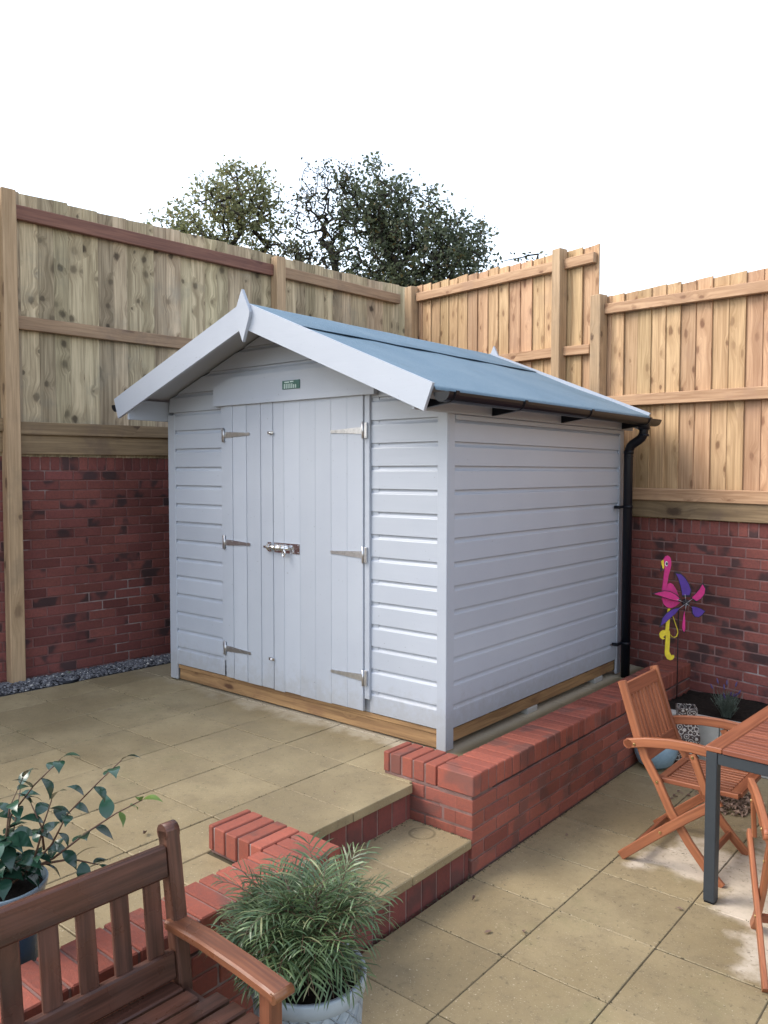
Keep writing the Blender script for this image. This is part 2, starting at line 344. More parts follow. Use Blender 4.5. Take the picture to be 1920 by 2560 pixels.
    def tube(s, path, r, sides=8, mi=0, cap=True):
        P = [V(p) for p in path]; n = len(P); R = r if isinstance(r, (list, tuple)) else [r]*n
        b = len(s.v); up = V((.31, .17, .93)); L = 0; o = random.random()*9
        for i in range(n):
            d = (P[min(i+1, n-1)]-P[max(i-1, 0)]).normalized()
            a = d.cross(up)
            if a.length < 1e-3: a = d.cross(EX)
            a.normalize(); c = d.cross(a)
            for j in range(sides):
                t = 2*PI*j/sides; s.v.append(P[i]+(a*math.cos(t)+c*math.sin(t))*R[i])
        for i in range(n-1):
            L2 = L+(P[i+1]-P[i]).length
            for j in range(sides):
                k = (j+1) % sides
                s.face([b+i*sides+j, b+i*sides+k, b+(i+1)*sides+k, b+(i+1)*sides+j], [(o+L, j*.01), (o+L, j*.01+.01), (o+L2, j*.01+.01), (o+L2, j*.01)], mi, True)
            L = L2
        if cap:
            for st, rev in ((b, True), (b+(n-1)*sides, False)):
                q = [st+j for j in range(sides)]
                if rev: q.reverse()
                s.face(q, [(0, 0)]*sides, mi)
        return s
    def lathe(s, prof, c=(0, 0, 0), seg=40, mi=0):
        b = len(s.v); n = len(prof); c = V(c)
        for (r, z) in prof:
            for j in range(seg): t = 2*PI*j/seg; s.v.append(c+V((r*math.cos(t), r*math.sin(t), z)))
        for i in range(n-1):
            for j in range(seg):
                k = (j+1) % seg; s.face([b+i*seg+j, b+i*seg+k, b+(i+1)*seg+k, b+(i+1)*seg+j], [(j*.02, prof[i][1]), (j*.02+.02, prof[i][1]), (j*.02+.02, prof[i+1][1]), (j*.02, prof[i+1][1])], mi, True)
        return s
    def prism(s, pts, o, ex, ey, n, t, mi=0):                       # outline (list of 2d) in plane (ex, ey) at o, thickness t along n
        o, ex, ey, n = V(o), V(ex), V(ey), V(n); b = len(s.v); m = len(pts)
        A = sum(pts[i][0]*pts[(i+1) % m][1]-pts[(i+1) % m][0]*pts[i][1] for i in range(m))
        if (A < 0) ^ (ex.cross(ey).dot(n) < 0): pts = pts[::-1]
        for k in (0, 1):
            for (x, y) in pts: s.v.append(o+ex*x+ey*y+n*(t*(k-.5)))
        q = list(range(b, b+m))[::-1]; s.face(q, [pts[i-b] for i in q], mi)
        q = list(range(b+m, b+2*m)); s.face(q, [pts[i-b-m] for i in q], mi)
        for i in range(m):
            j = (i+1) % m; s.face([b+i, b+j, b+m+j, b+m+i], [(pts[i][0], 0), (pts[j][0], 0), (pts[j][0], t), (pts[i][0], t)], mi)
        return s
    def quad(s, a, b, c, d, mi=0, uv=None):
        k = len(s.v); s.v += [V(a), V(b), V(c), V(d)]; s.face([k, k+1, k+2, k+3], uv or [(0, 0), (1, 0), (1, 1), (0, 1)], mi); return s
    def build(s, name, mats, parent=None, **props):
        me = bpy.data.meshes.new(name); me.from_pydata([tuple(p) for p in s.v], [], s.f)
        for m in (mats if isinstance(mats, (list, tuple)) else [mats]): me.materials.append(MAT[m] if isinstance(m, str) else m)
        ul = me.uv_layers.new(name='UVMap'); flat = [c for f in s.uv for p in f for c in p[:2]]; ul.data.foreach_set('uv', flat)
        me.polygons.foreach_set('material_index', s.mi); me.polygons.foreach_set('use_smooth', s.sm); me.update()
        o = bpy.data.objects.new(name, me); COL.objects.link(o)
        if parent is not None:
            o.parent = parent
            if parent.type == 'EMPTY' and parent.get('_w'): o.matrix_parent_inverse = Matrix.Translation(-V(parent.location))
        for k, v_ in props.items(): o[k] = v_
        return o

def thing(name, label, cat, loc=(0, 0, 0), rz=0, group=None, world=False):
    # an Empty at the thing's base; world=True: its parts are modelled in scene coordinates
    o = bpy.data.objects.new(name, None); COL.objects.link(o); o.location = loc; o.rotation_euler = (0, 0, rz); o.empty_display_size = .1
    o['label'] = label; o['category'] = cat
    if group: o['group'] = group
    if world: o['_w'] = 1
    return o
def tag(o, label, cat, group=None, kind=None):
    o['label'] = label; o['category'] = cat
    if group: o['group'] = group
    if kind: o['kind'] = kind
    return o
def copy_tree(o, parent=None):
    c = o.copy(); COL.objects.link(c); c.parent = parent
    for ch in list(o.children): copy_tree(ch, c)
    return c

ZP = -.370                                                         # lower patio level; upper patio is z = 0
# ------------------------------------------------------------------ ground, patios, gravel
m = MB(); m.quad((-400, -400, -.52), (400, -400, -.52), (400, 400, -.52), (-400, 400, -.52)); m.build('terrain', 'earth', kind='structure')

def slabs(mb, xs, ys, z, th, holes=None, joint=.004, left=None):
    for i in range(len(xs)-1):
        for j in range(len(ys)-1):
            x0, x1, y0, y1 = xs[i], xs[i+1], ys[j], ys[j+1]
            g = joint/2+random.uniform(0, .0012); dz = random.uniform(-.0018, .0006)
            n0 = len(mb.v)
            mb.aabb(x0+g, x1-g, y0+g, y1-g, z-th+dz, z+dz, ch=.0025)
            if left and i == 0:
                for k in range(n0, len(mb.v)):
                    p = mb.v[k]
                    if p.x < (x0+x1)/2: p.x = p.x-x0+left(p.y)
xs = [.472, .926, 1.374, 1.822, 2.27, 2.718, 3.166, 3.614, 4.06, 4.51]
m = MB(); slabs(m, xs, [-4.95+.45*k for k in range(16)], ZP, .04)
m.aabb(.47, 4.6, -5, 1.85, -.5, ZP-.0045, mi=1); m.build('lower_patio', ['slab_low', 'joint'], kind='structure')
m = MB(); lx = [-3.02, -2.70, -2.23, -1.76, -1.29, -.82, -.347]
ys = [-5.85+.45*k for k in range(17)]
ys = [-5.85, -5.4, -4.95, -4.5, -4.05, -3.6, -3.15, -2.7, -2.25, -1.80, -1.352, -.907, -.457, -.005, .445, .895, 1.345, 1.795, 2.245, 2.695, 3.14]
slabs(m, lx, ys, 0, .045, left=lambda y: -3.018+.047*y)
slabs(m, [-.347, .125], [y for y in ys if -1.36 < y < -.4], 0, .045)
slabs(m, [-.347, .10], [y for y in ys if y > -.46], -.001, .045); slabs(m, [.10, .252], [-.2+.45*k for k in range(7)], -.004, .04)
slabs(m, [-.347, .252], [y for y in ys if y < -1.58] , -.001, .045); m.aabb(-.344, -.088, -1.797, -1.355, -.045, -.0015, ch=.004); m.aabb(-.084, .252, -1.797, -1.588, -.045, -.0018, ch=.004)
m.aabb(-3.5, .075, -6, 3.9, -.5, -.008, mi=1); m.aabb(.075, .253, -.236, 2.75, -.5, -.0085, mi=1); m.aabb(.075, .255, -6, -1.585, -.5, -.0085, mi=1)
m.build('upper_patio', ['slab_up', 'joint'], kind='structure')

def stones(n, pick, rmin, rmax):
    mb = MB()
    base = [V((0, 0, 1)), V((1, 0, 0)), V((0, 1, 0)), V((-1, 0, 0)), V((0, -1, 0)), V((.6, .6, .5)), V((-.6, .6, .5)), V((-.6, -.6, .5)), V((.6, -.6, .5))]
    fs = [(0, 8, 5), (0, 5, 6), (0, 6, 7), (0, 7, 8), (8, 1, 5), (5, 2, 6), (6, 3, 7), (7, 4, 8), (5, 1, 2), (6, 2, 3), (7, 3, 4), (8, 4, 1)]
    for _ in range(n):
        x, y, z = pick(); r = random.uniform(rmin, rmax); a = random.uniform(0, 2*PI); sx, sy, sz = random.uniform(.7, 1.3), random.uniform(.6, 1), random.uniform(.5, .9)
        R = Matrix.Rotation(a, 3, 'Z') @ Matrix.Rotation(random.uniform(-.5, .5), 3, 'X'); b = len(mb.v)
        for p in base:
            q = p*random.uniform(.85, 1.15); mb.v.append(V((x, y, z))+R @ V((q.x*sx, q.y*sy, q.z*sz))*r)
        for f in fs: mb.face([b+i for i in f], [(0, 0)]*3)
    return mb
def gp():
    y = random.uniform(-1.6, .75); e = -3.018+.047*y; wl_ = -3.31+.079*(y+.72)*1.0
    if math.hypot(random.uniform(0, 0)+0, 1) < 0: pass
    t = random.random(); return (e-.01+(wl_-.05-e)*t, y, .002+.012*math.sin(t*PI)+random.uniform(-.004, .006))
st = stones(4200, gp, .007, .0155)
o = st.build('gravel', 'stone'); o['kind'] = 'stuff'; o['label'] = 'loose grey gravel strip between paving and left brick wall'; o['category'] = 'gravel'
m = MB(); m.quad((-3.55, -6, -.004), (-2.98, -6, -.004), (-2.98, 1.2, -.004), (-3.55, 1.2, -.004)); m.build('gravel_bed', 'gravel_bed', kind='structure')

# ------------------------------------------------------------------ brick walls
def brickwork(mb, O, d, n, L, z0, courses, soldier=True, ztop=None, core=.2, step=.075, jit=.0012, s0=0.0):
    O, d, n = V(O), V(d).normalized(), V(n).normalized()
    for k in range(courses):
        z = z0+k*step; x = s0-(.1125 if k % 2 else 0)
        while x < L:
            a, b = max(x, s0)+.0, min(x+.215, L)
            if b-a > .03:
                c = O+d*((a+b)/2)-n*(.05-random.uniform(0, jit)); c.z = z+.0325
                mb.box(c, ((b-a)/2, .05, .0325), (d, n, EZ), .0035)
            x += .225
    zt = z0+courses*step
    if soldier:
        x = s0
        while x < L-.05:
            c = O+d*(x+.0325)-n*(.05-random.uniform(0, jit*1.5)); c.z = zt+.05125
            mb.box(c, (.0325, .05, .05125), (d, n, EZ), .0035); x += .076
        zt += .1025
    c = O+d*((L+s0)/2)-n*(core/2+.005); c.z = (z0-.05+zt-.006)/2
    mb.box(c, ((L-s0)/2-.002, core/2, (zt-.006-z0+.05)/2), (d, n, EZ), .001, mi=1)
    return zt
def coping(mb, O, d, wd, L, z, width=.215, pitch=.0752, first=0):
    O, d, wd = V(O), V(d).normalized(), V(wd).normalized(); x = 0; i = 0
    while x < L-.02:
        t = min(.0652, L-x); c = O+d*(x+t/2)+wd*(width/2+random.uniform(-.0018, .0018)); c.z = z+.05125+random.uniform(-.0012, .0012)
        mb.box(c, (t/2, width/2, .05125), (d, wd, EZ), .0045); x += pitch; i += 1
    c = O+d*(L/2)+wd*(width/2); c.z = z+.047
    mb.box(c, (L/2-.006, width/2-.006, .0475), (d, wd, EZ), .001, mi=1)

L0 = V((-3.39, -.72, 0)); K = V((-3.06, 3.46, 0)); Q = V((.471, 2.578, 0))
dl = (K-L0).normalized(); nl = V((dl.y, -dl.x, 0)); db = (Q-K).normalized(); nb = V((db.y, -db.x, 0))
PL = lambda s, off, z: L0+dl*s+nl*off+V((0, 0, z)); PB = lambda s, off, z: K+db*s+nb*off+V((0, 0, z))

m = MB(); A = PL(-3.2, 0, 0); n_c = 23
brickwork(m, (A.x, A.y, 0), dl, nl, 7.35, 1.5905-.075*n_c, n_c, True, core=.22)
tag(m.build('brick_wall', ['brick_left', 'mortar_left']), 'tall dark red brick wall on the left carrying the greenish weathered fence', 'wall')
m = MB(); A = PB(-.1, 0, 0)
brickwork(m, (A.x, A.y, 0), db, nb, 7.6, 1.115-.075*21, 21, True, core=.22)
tag(m.build('brick_wall', ['brick_back', 'mortar_back']), 'red brick wall with white mortar stains behind the flamingo and downpipe', 'wall')

# retaining walls on both sides of the steps (L-shaped, brick-on-edge coping)
WX, WY, ZC = .4714, -.4374, .117
t = thing('retaining_wall', 'long low brick retaining wall with coping running beside the shed', 'wall', (WX, WY, ZP), world=True)
m = MB(); zb = ZP+.002
brickwork(m, (WX-.003, WY+.002, 0), (0, 1, 0), (1, 0, 0), 3.02, zb, 5, False, core=.19)
brickwork(m, (-.04, WY+.003, 0), (1, 0, 0), (0, -1, 0), WX-.003+.04-.1, zb, 5, False, core=.185)
m.aabb(.365, WX-.005, WY+.004, WY+.10, zb, ZC-.113, ch=.003, mi=0) if False else None
for k in range(5):
    z = zb+k*.075; a = .1025 if k % 2 == 0 else .1025
    m.box((WX-.003-.0535, WY+.003+.05, z+.0325), (.0535, .05, .0325), ch=.0035)
for k in range(5):                                                  # inner faces above the upper patio are the coping only
    pass
m.build('wall_body', ['brick_low', 'mortar_low'], t)
m = MB(); coping(m, (WX, WY, 0), (0, 1, 0), (-1, 0, 0), 3.03, ZC-.1025)
coping(m, (.249, WY+.001, 0), (-1, 0, 0), (0, 1, 0), .338, ZC-.1025, .2)
m.aabb(-.085, .46, WY+.006, WY+.195, ZC-.118, ZC-.104, ch=.002, mi=1)
m.build('coping', ['brick_cope', 'mortar_low'], t)
LY = -1.372
t = thing('retaining_wall', 'low red coped brick wall left of the steps behind the wooden bench', 'wall', (WX, LY, ZP), world=True)
m = MB()
brickwork(m, (WX-.003, -5.0, 0), (0, 1, 0), (1, 0, 0), 5.0+LY-.003, zb, 5, False, core=.19)
brickwork(m, (WX-.003, LY-.003, 0), (-1, 0, 0), (0, 1, 0), .5, zb, 5, False, core=.18)
m.build('wall_body', ['brick_low', 'mortar_low'], t)
m = MB(); coping(m, (WX, LY, 0), (0, -1, 0), (-1, 0, 0), 3.6, ZC-.1025)
coping(m, (.249, LY-.001, 0), (-1, 0, 0), (0, -1, 0), .33, ZC-.1025, .21)
m.aabb(-.078, .46, LY-.2, LY-.006, ZC-.118, ZC-.104, ch=.002, mi=1)
m.build('coping', ['brick_cope', 'mortar_low'], t)

# steps
def riser(mb, x, y0, y1, z0, z1):
    y = y0
    while y < y1-.03:
        b = min(y+.1025, y1); mb.aabb(x-.06, x+random.uniform(-.001, .001), y, b, z0, z1-.004, ch=.003); y += .1125
    mb.aabb(x-.3, x-.004, y0, y1, z0, z1-.006, ch=.001, mi=1)
t = thing('garden_steps', 'two brick and slab garden steps rising between the retaining walls', 'steps', (.3, -.9, ZP), world=True)
m = MB(); m.aabb(.085, .47, LY+.004, -.905, -.236, -.191, ch=.005); m.aabb(.085, .47, -.900, WY-.004, -.236, -.1915, ch=.005); m.build('tread', 'slab_step', t)
m = MB(); riser(m, .45, LY+.002, WY-.002, ZP-.03, -.236); m.build('riser', ['brick_riser', 'mortar_low'], t)
m = MB(); riser(m, .095, LY+.002, WY-.002, -.195, -.046); m.build('riser', ['brick_riser', 'mortar_low'], t)

# planter bed in the back corner
m = MB(); n = 46; X0, X1, Y0, Y1 = .475, 3.2, 1.905, 2.56
for i in range(n+1):
    for j in range(15):
        x = X0+(X1-X0)*i/n; y = Y0+(Y1-Y0)*j/14; y2 = y if j < 14 else 2.578-(x-.471)*.25; m.v.append(V((x, min(y, 2.57-(x-.471)*.245), -.082+random.uniform(-.012, .012)+.02*math.sin(x*5)*math.sin(y*7))))
for i in range(n):
    for j in range(14): a = i*15+j; m.face([a, a+15, a+16, a+1], [(0, 0)]*4, 0, True)
m.build('planting_soil', 'soil', kind='structure')
m = MB(); x = .476
while x < 3.2: m.aabb(x, x+.44, 1.82, 1.90, ZP-.02, -.066, ch=.006); x += .446
tag(m.build('bed_edging', 'edging'), 'pale concrete edging holding the dark soil bed in the corner', 'edging')

# ------------------------------------------------------------------ fences
def boards(mb, P, s0, s1, z0, ztop, pitch, jit=.03, off=-.016, th=.012, gap=.0015):
    s = s0; i = 0
    while s < s1-.02:
        wd = pitch*random.uniform(1-jit, 1+jit); e = min(s+wd, s1); zt = ztop(s)+random.uniform(-.008, .008)
        a = P((s+e)/2, off+random.uniform(-.004, .004)+(.003 if i % 2 else 0), (z0+zt)/2)
        d = (P(1, 0, 0)-P(0, 0, 0)); nn = (P(0, 1, 0)-P(0, 0, 0)); ang = .085
        d2 = (d+nn*ang).normalized(); n2 = (nn-d*ang).normalized()
        mb.box(a, ((e-s)/2+.009, th/2, (zt-z0)/2), (d2, n2, EZ), .0015); s = e; i += 1
def rail(P, s0, s1, za, zb, h, off0, off1, mb=None):
    mb = mb or MB(); d = (P(1, 0, 0)-P(0, 0, 0)); nn = (P(0, 1, 0)-P(0, 0, 0))
    p, q = P(s0, (off0+off1)/2, za-h/2), P(s1, (off0+off1)/2, zb-h/2); dd = (q-p).normalized(); up = nn.cross(dd).normalized()
    if up.z < 0: up = -up
    return mb.box((p+q)/2, ((q-p).length/2, h/2, (off1-off0)/2), (dd, up, nn), .004)
def post(P, s0, s1, o0, o1, z0, z1):
    d = (P(1, 0, 0)-P(0, 0, 0)); nn = (P(0, 1, 0)-P(0, 0, 0))
    return MB().box(P((s0+s1)/2, (o0+o1)/2, (z0+z1)/2), ((s1-s0)/2, (o1-o0)/2, (z1-z0)/2), (d, nn, EZ), .005)
t = thing('timber_fence', 'tall weathered greenish timber fence with knotty boards above the left brick wall', 'fence', PL(0, 0, 1.7), world=True)
for a, b in ((-2.9, -.10), (-.10, 2.40), (2.40, 4.27)):
    m = MB(); boards(m, PL, a, b, 1.689, lambda s: 3.645-.002*s, .121, .1); m.build('board_panel', 'fence_left', t)
for a, b, mt in ((-2.9, -.145, 'rail_brown'), (-.04, 2.348, 'rail_red'), (2.453, 4.10, 'rail_brown')):
    rail(PL, a, b, 3.537, 3.535 if a < 2 else 3.53, .103, .002, .05).build('rail', mt, t)
    rail(PL, a, b, 2.731, 2.737, .098, .002, .05).build('rail', 'rail_brown', t)
    rail(PL, a, b, 1.951, 1.97, .096, .002, .052).build('rail', 'gravel_board' if a < 2 else 'rail_brown', t)
    rail(PL, a, b, 1.858, 1.872, .150, .001, .03).build('gravel_board', 'gravel_board', t)
post(PL, -.147, -.042, .002, .105, -.1, 3.622).build('post', 'post_left', t)
post(PL, 2.348, 2.453, .002, .102, -.1, 3.608).build('post', 'post_left', t)
post(PL, -2.6, -2.495, .002, .102, -.1, 3.608).build('post', 'post_left', t)
t = thing('timber_fence', 'tall tan timber fence panel behind the shed roof ending in a stepped edge', 'fence', PB(1.5, 0, 1.2), world=True)
m = MB(); boards(m, PB, .18, 2.695, 1.214, lambda s: 3.600-.038*s, .1455, .04); m.build('board_panel', 'fence_back', t)
rail(PB, .29, 2.268, 3.508, 3.441, .088, .002, .05).build('rail', 'fence_back', t); rail(PB, 2.364, 2.687, 3.437, 3.430, .086, .002, .05).build('rail', 'fence_back', t)
rail(PB, .29, 2.268, 2.73, 2.684, .085, .002, .05).build('rail', 'fence_back', t); rail(PB, 2.364, 2.653, 2.68, 2.665, .08, .002, .05).build('rail', 'fence_back', t)
rail(PB, .29, 2.268, 1.60, 1.57, .085, .002, .05).build('rail', 'fence_back', t); rail(PB, .2, 2.27, 1.36, 1.36, .135, .001, .03).build('gravel_board', 'gravel_board', t)
post(PB, .152, .272, .004, .1, -.1, 3.585).build('post', 'post_left', t); post(PB, 2.27, 2.364, .003, .1, -.1, 3.527).build('post', 'post_left', t)
t = thing('timber_fence', 'lower tan timber fence on the right above the brick wall and flamingo', 'fence', PB(4, 0, 1.2), world=True)
m = MB(); boards(m, PB, 2.699, 7.2, 1.214, lambda s: 3.048-.030*(s-2.8), .1305, .03); m.build('board_panel', 'fence_back', t)
rail(PB, 2.806, 7.2, 2.976, 2.771, .083, .002, .05).build('rail', 'fence_back', t); rail(PB, 2.806, 7.2, 2.213, 2.109, .088, .002, .05).build('rail', 'fence_back', t)
rail(PB, 2.806, 7.2, 1.456, 1.434, .095, .002, .05).build('rail', 'fence_back', t)
rail(PB, 2.806, 7.2, 1.362, 1.355, .138, .001, .03).build('gravel_board', 'gravel_board', t)
post(PB, 2.70, 2.805, .003, .1, -.1, 3.055).build('post', 'post_left', t); post(PB, 5.6, 5.705, .003, .1, -.1, 2.97).build('post', 'post_left', t)

# ------------------------------------------------------------------ the shed
W, D = 2.57, 2.36; RX = -W/2
def rz(x): return 2.605-(x-RX)*.412 if x > RX else 2.605-(RX-x)*.355
p = .135; Z0 = .129; Y0R, Y1R = -.33, 2.475
shed = thing('garden_shed', 'pale grey timber garden shed with double doors and blue green felt roof', 'shed', (RX, D/2, 0), world=True)
PROF = [(0, .001), (.001, .0065), (.104, .0065), (.108, .0045), (.114, -.002), (.121, -.0065), (.127, -.008), (.1345, -.008)]   # (height in board, outward)
def clad_rows(mb, face, along, out, rows, lim):
    # rows of shiplap; face: origin on the wall face; lim(z) -> list of (a, b) extents along
    for k in rows:
        zb_ = Z0+k*p
        for seg in range(len(lim(zb_))):
            b = len(mb.v); hh = [(h, o_) for h, o_ in PROF]; cnt = 0
            for (h, o_) in hh:
                L_ = lim(zb_+h)
                a, e = L_[seg] if seg < len(L_) else (0, 0)
                for q in (a, e): mb.v.append(V(face)+V(along)*q+V(out)*o_+V((0, 0, zb_+h)))
            u0 = random.random()*9
            for i in range(len(hh)-1):
                q = [b+2*i, b+2*i+1, b+2*i+3, b+2*i+2]
                if V(along).cross(EZ).dot(V(out)) < 0: q.reverse()
                mb.face(q, [(u0, hh[i][0]), (u0+1, hh[i][0]), (u0+1, hh[i+1][0]), (u0, hh[i+1][0])])
            # underside lip
            k0 = len(mb.v); L_ = lim(zb_)
            a, e = L_[seg]
            for q, o_ in ((a, .005), (e, .005), (e, -.02), (a, -.02)): mb.v.append(V(face)+V(along)*q+V(out)*o_+V((0, 0, zb_)))
            mb.face([k0, k0+1, k0+2, k0+3], [(0, 0)]*4)
def flow(z): return [(-2.487, -1.925), (-.56, -.064)]
def flim(z):
    zr = z+.035
    xr = min(RX+(2.605-zr)/.412, -.01); xl = max(RX-(2.605-zr)/.355, -2.56)
    return [(xl, xr)] if xr > xl else [(RX, RX)]
m = MB(); clad_rows(m, (0, .01, 0), (1, 0, 0), (0, -1, 0), range(0, 14), flow); clad_rows(m, (0, .01, 0), (1, 0, 0), (0, -1, 0), range(14, 18), flim)
m.aabb(-2.53, -.04, .022, .04, .12, 2.02, mi=0); m.aabb(-1.95, -.5, .012, .03, .2, 2.02); m.build('front_wall', 'paint', shed)
m = MB(); clad_rows(m, (-.01, 0, 0), (0, 1, 0), (1, 0, 0), range(0, 14), lambda z: [(.074, 2.29)])
m.aabb(-.04, -.02, .05, D-.03, .12, 2.03); m.build('side_wall', 'paint', shed)
m = MB(); clad_rows(m, (-W+.01, 0, 0), (0, 1, 0), (-1, 0, 0), range(0, 14), lambda z: [(.07, 2.29)]); m.aabb(-W+.02, -W+.04, .05, D-.03, .12, 2.03); m.build('side_wall', 'paint', shed)
m = MB(); clad_rows(m, (0, D-.01, 0), (1, 0, 0), (0, 1, 0), range(0, 14), lambda z: [(-2.5, -.07)]); clad_rows(m, (0, D-.01, 0), (1, 0, 0), (0, 1, 0), range(14, 18), flim); m.aabb(-2.53, -.04, D-.04, D-.02, .12, 2.02); m.build('rear_wall', 'paint', shed)
# corner trims
def trim(x0, x1, y0, y1, z0=.012, z1=2.0): MB().aabb(x0, x1, y0, y1, z0, z1, ch=.0025).build('corner_trim', 'paint', shed)
trim(-.066, .0, -.0, .018); trim(-.018, -.001, .0185, .078); trim(-.018, 0, 2.285, D-.02); trim(-.066, .0, D-.019, D)
trim(-W, -W+.085, 0, .018); trim(-W+.001, -W+.018, .0185, .078); trim(-W, -W+.018, 2.285, D-.02); trim(-W, -W+.07, D-.019, D)
# floor bearers, joists and pads
m = MB(); m.aabb(-W+.09, -.07, .020, .052, .012, .092); m.build('floor_bearer', 'base_wood', shed)
m = MB(); m.aabb(-W+.085, -.068, .012, .05, .094, .122); m.build('floor_edge', 'base_wood', shed)
m = MB(); m.aabb(-.075, -.025, .07, D-.03, .038, .112); m.build('floor_bearer', 'base_wood', shed)
m = MB(); m.aabb(-W+.03, -W+.075, .07, D-.03, .038, .112); m.build('floor_bearer', 'base_wood', shed)
for y in (.45, .82, 1.22, 1.62, 1.93, 1.98): MB().aabb(-.058, -.024, y, y+.035, .113, .15).build('joist_end', 'fence_back', shed)
m = MB(); m.aabb(-.875, -.56, .035, .14, -.001, .0115); m.build('support_pad', 'gravel_board', shed)
for y in (.95, 1.95): MB().aabb(-.15, -.02, y, y+.13, -.001, .037).build('support_pad', 'edging', shed)
m = MB(); m.aabb(-W+.12, -.11, .12, D-.05, .10, .118); m.build('floor_board', 'base_wood', shed)
# doors
def door(name, x0, x1, joints, gap=.0012, ch=.004):
    mb = MB(); e = [x0]+joints+[x1]
    for a, b in zip(e[:-1], e[1:]):
        zb_ = .133+random.uniform(-.006, .004); mb.aabb(a+gap, b-gap, -.022+random.uniform(-.0006, .0006), .0, zb_, 2.04, ch=ch)
    mb.aabb(x0+.01, x1-.01, -.004, .010, .15, 2.03)
    o_ = mb.build(name, 'paint', shed); return o_
dL = door('door', -1.883, -1.386, [-1.796, -1.651, -1.507], .0022, .003); dR = door('door', -1.382, -.597, [-1.281, -1.134, -.995, -.859, -.725], .0001, .0018)
MB().aabb(-1.927, -1.886, -.013, .01, .25, 2.04, ch=.002).build('door_frame', 'paint', shed); MB().aabb(-.594, -.554, -.013, .01, .21, 2.04, ch=.002).build('door_frame', 'paint', shed)
def hinge(xp, z, sgn, par):                                        # tee hinge: butt plate at xp, tapering strap towards sgn
    mb = MB(); mb.aabb(xp-.013, xp+.013, -.027, -.0135, z-.046, z+.046, ch=.001); mb.tube([(xp+sgn*.014, -.031, z-.05), (xp+sgn*.014, -.031, z+.05)], .006, 8)
    pts = [(0, -.021), (.235, -.009), (.258, -.011), (.268, 0), (.258, .011), (.235, .009), (0, .021)]
    mb.prism([(sgn*a, b) for a, b in pts], (xp+sgn*.016, -.0252, z), EX, EZ, -EY, .004)
    for u in (.03, .075, .15, .225): mb.tube([(xp+sgn*(.016+u), -.0275, z+(.006 if u < .1 else 0)), (xp+sgn*(.016+u), -.0295, z+(.006 if u < .1 else 0))], .005, 6)
    for v_ in (-.034, .034): mb.tube([(xp-sgn*.005, -.0272, z+v_), (xp-sgn*.005, -.029, z+v_)], .0045, 6)
    mb.build('hinge', 'zinc', par)
for z in (1.835, 1.087, .338): hinge(-1.893, z, 1, dL)
for z in (1.826, 1.084, .340): hinge(-.578, z, -1, dR)
m = MB(); zb_ = 1.083
m.aabb(-1.372, -1.135, -.026, -.0225, zb_-.034, zb_+.032, ch=.001); m.aabb(-1.428, -1.392, -.035, -.0305, zb_-.030, zb_+.032, ch=.001)
m.tube([(-1.452, -.043, zb_), (-1.445, -.043, zb_), (-1.215, -.043, zb_)], [.009, .0115, .0115], 12)
for x in (-1.41, -1.34, -1.285): m.sweep([(x, -.026, zb_-.022), (x, -.048, zb_-.017), (x, -.058, zb_), (x, -.048, zb_+.017), (x, -.026, zb_+.022)], .004, .022, EX)
m.tube([(-1.245, -.03, zb_+.012), (-1.245, -.062, zb_+.010), (-1.245, -.066, zb_-.0), (-1.245, -.05, zb_-.012)], .007, 8)
ring = [(-1.245+.012*math.sin(a), -.062, zb_-.03-.022*math.cos(a)) for a in [i*PI/7 for i in range(15)]]; m.tube(ring, .0055, 8)
for x, z in ((-1.36, .024), (-1.36, -.024), (-1.15, .022), (-1.15, -.024), (-1.31, .02)): m.tube([(x, -.026, zb_+z), (x, -.029, zb_+z)], .0045, 6)
m.build('bolt', 'bright_zinc', dR)
for z in (1.836, .333):
    m = MB(); m.aabb(-1.425, -1.370, -.034, -.0305, z-.009, z+.009, ch=.001); m.tube([(-1.41, -.038, z), (-1.385, -.038, z)], .006, 8); m.build('catch', 'bright_zinc', dL)
# header board over the doors and its maker's plate
m = MB(); b0 = [(-1.98, 2.034), (-.497, 2.034), (-.497, 2.175), (-.62, 2.225), (-1.80, 2.225), (-1.98, 2.16)]
m.prism(b0, (0, -.023, 0), EX, EZ, -EY, .03); m.prism([(-1.98, 2.036), (-.497, 2.036), (-.497, 2.068), (-1.98, 2.068)], (0, -.0395, 0), EX, EZ, -EY, .004)
hd = m.build('door_header', 'paint', shed)
m = MB(); m.aabb(-1.27, -1.11, -.044, -.0385, 2.108, 2.163, ch=.001); pl = m.build('name_plate', 'plate', shed)
m = MB()
for k in range(7): x = -1.252+k*.0172; m.aabb(x, x+.0085, -.0455, -.0442, 2.112, 2.142 if k < 5 else 2.135, ch=.0003)
m.aabb(-1.247, -1.205, -.0455, -.0442, 2.148, 2.156, ch=.0003); m.aabb(-1.198, -1.165, -.0455, -.0442, 2.150, 2.158, ch=.0003)
m.build('lettering', 'plate_light', pl)
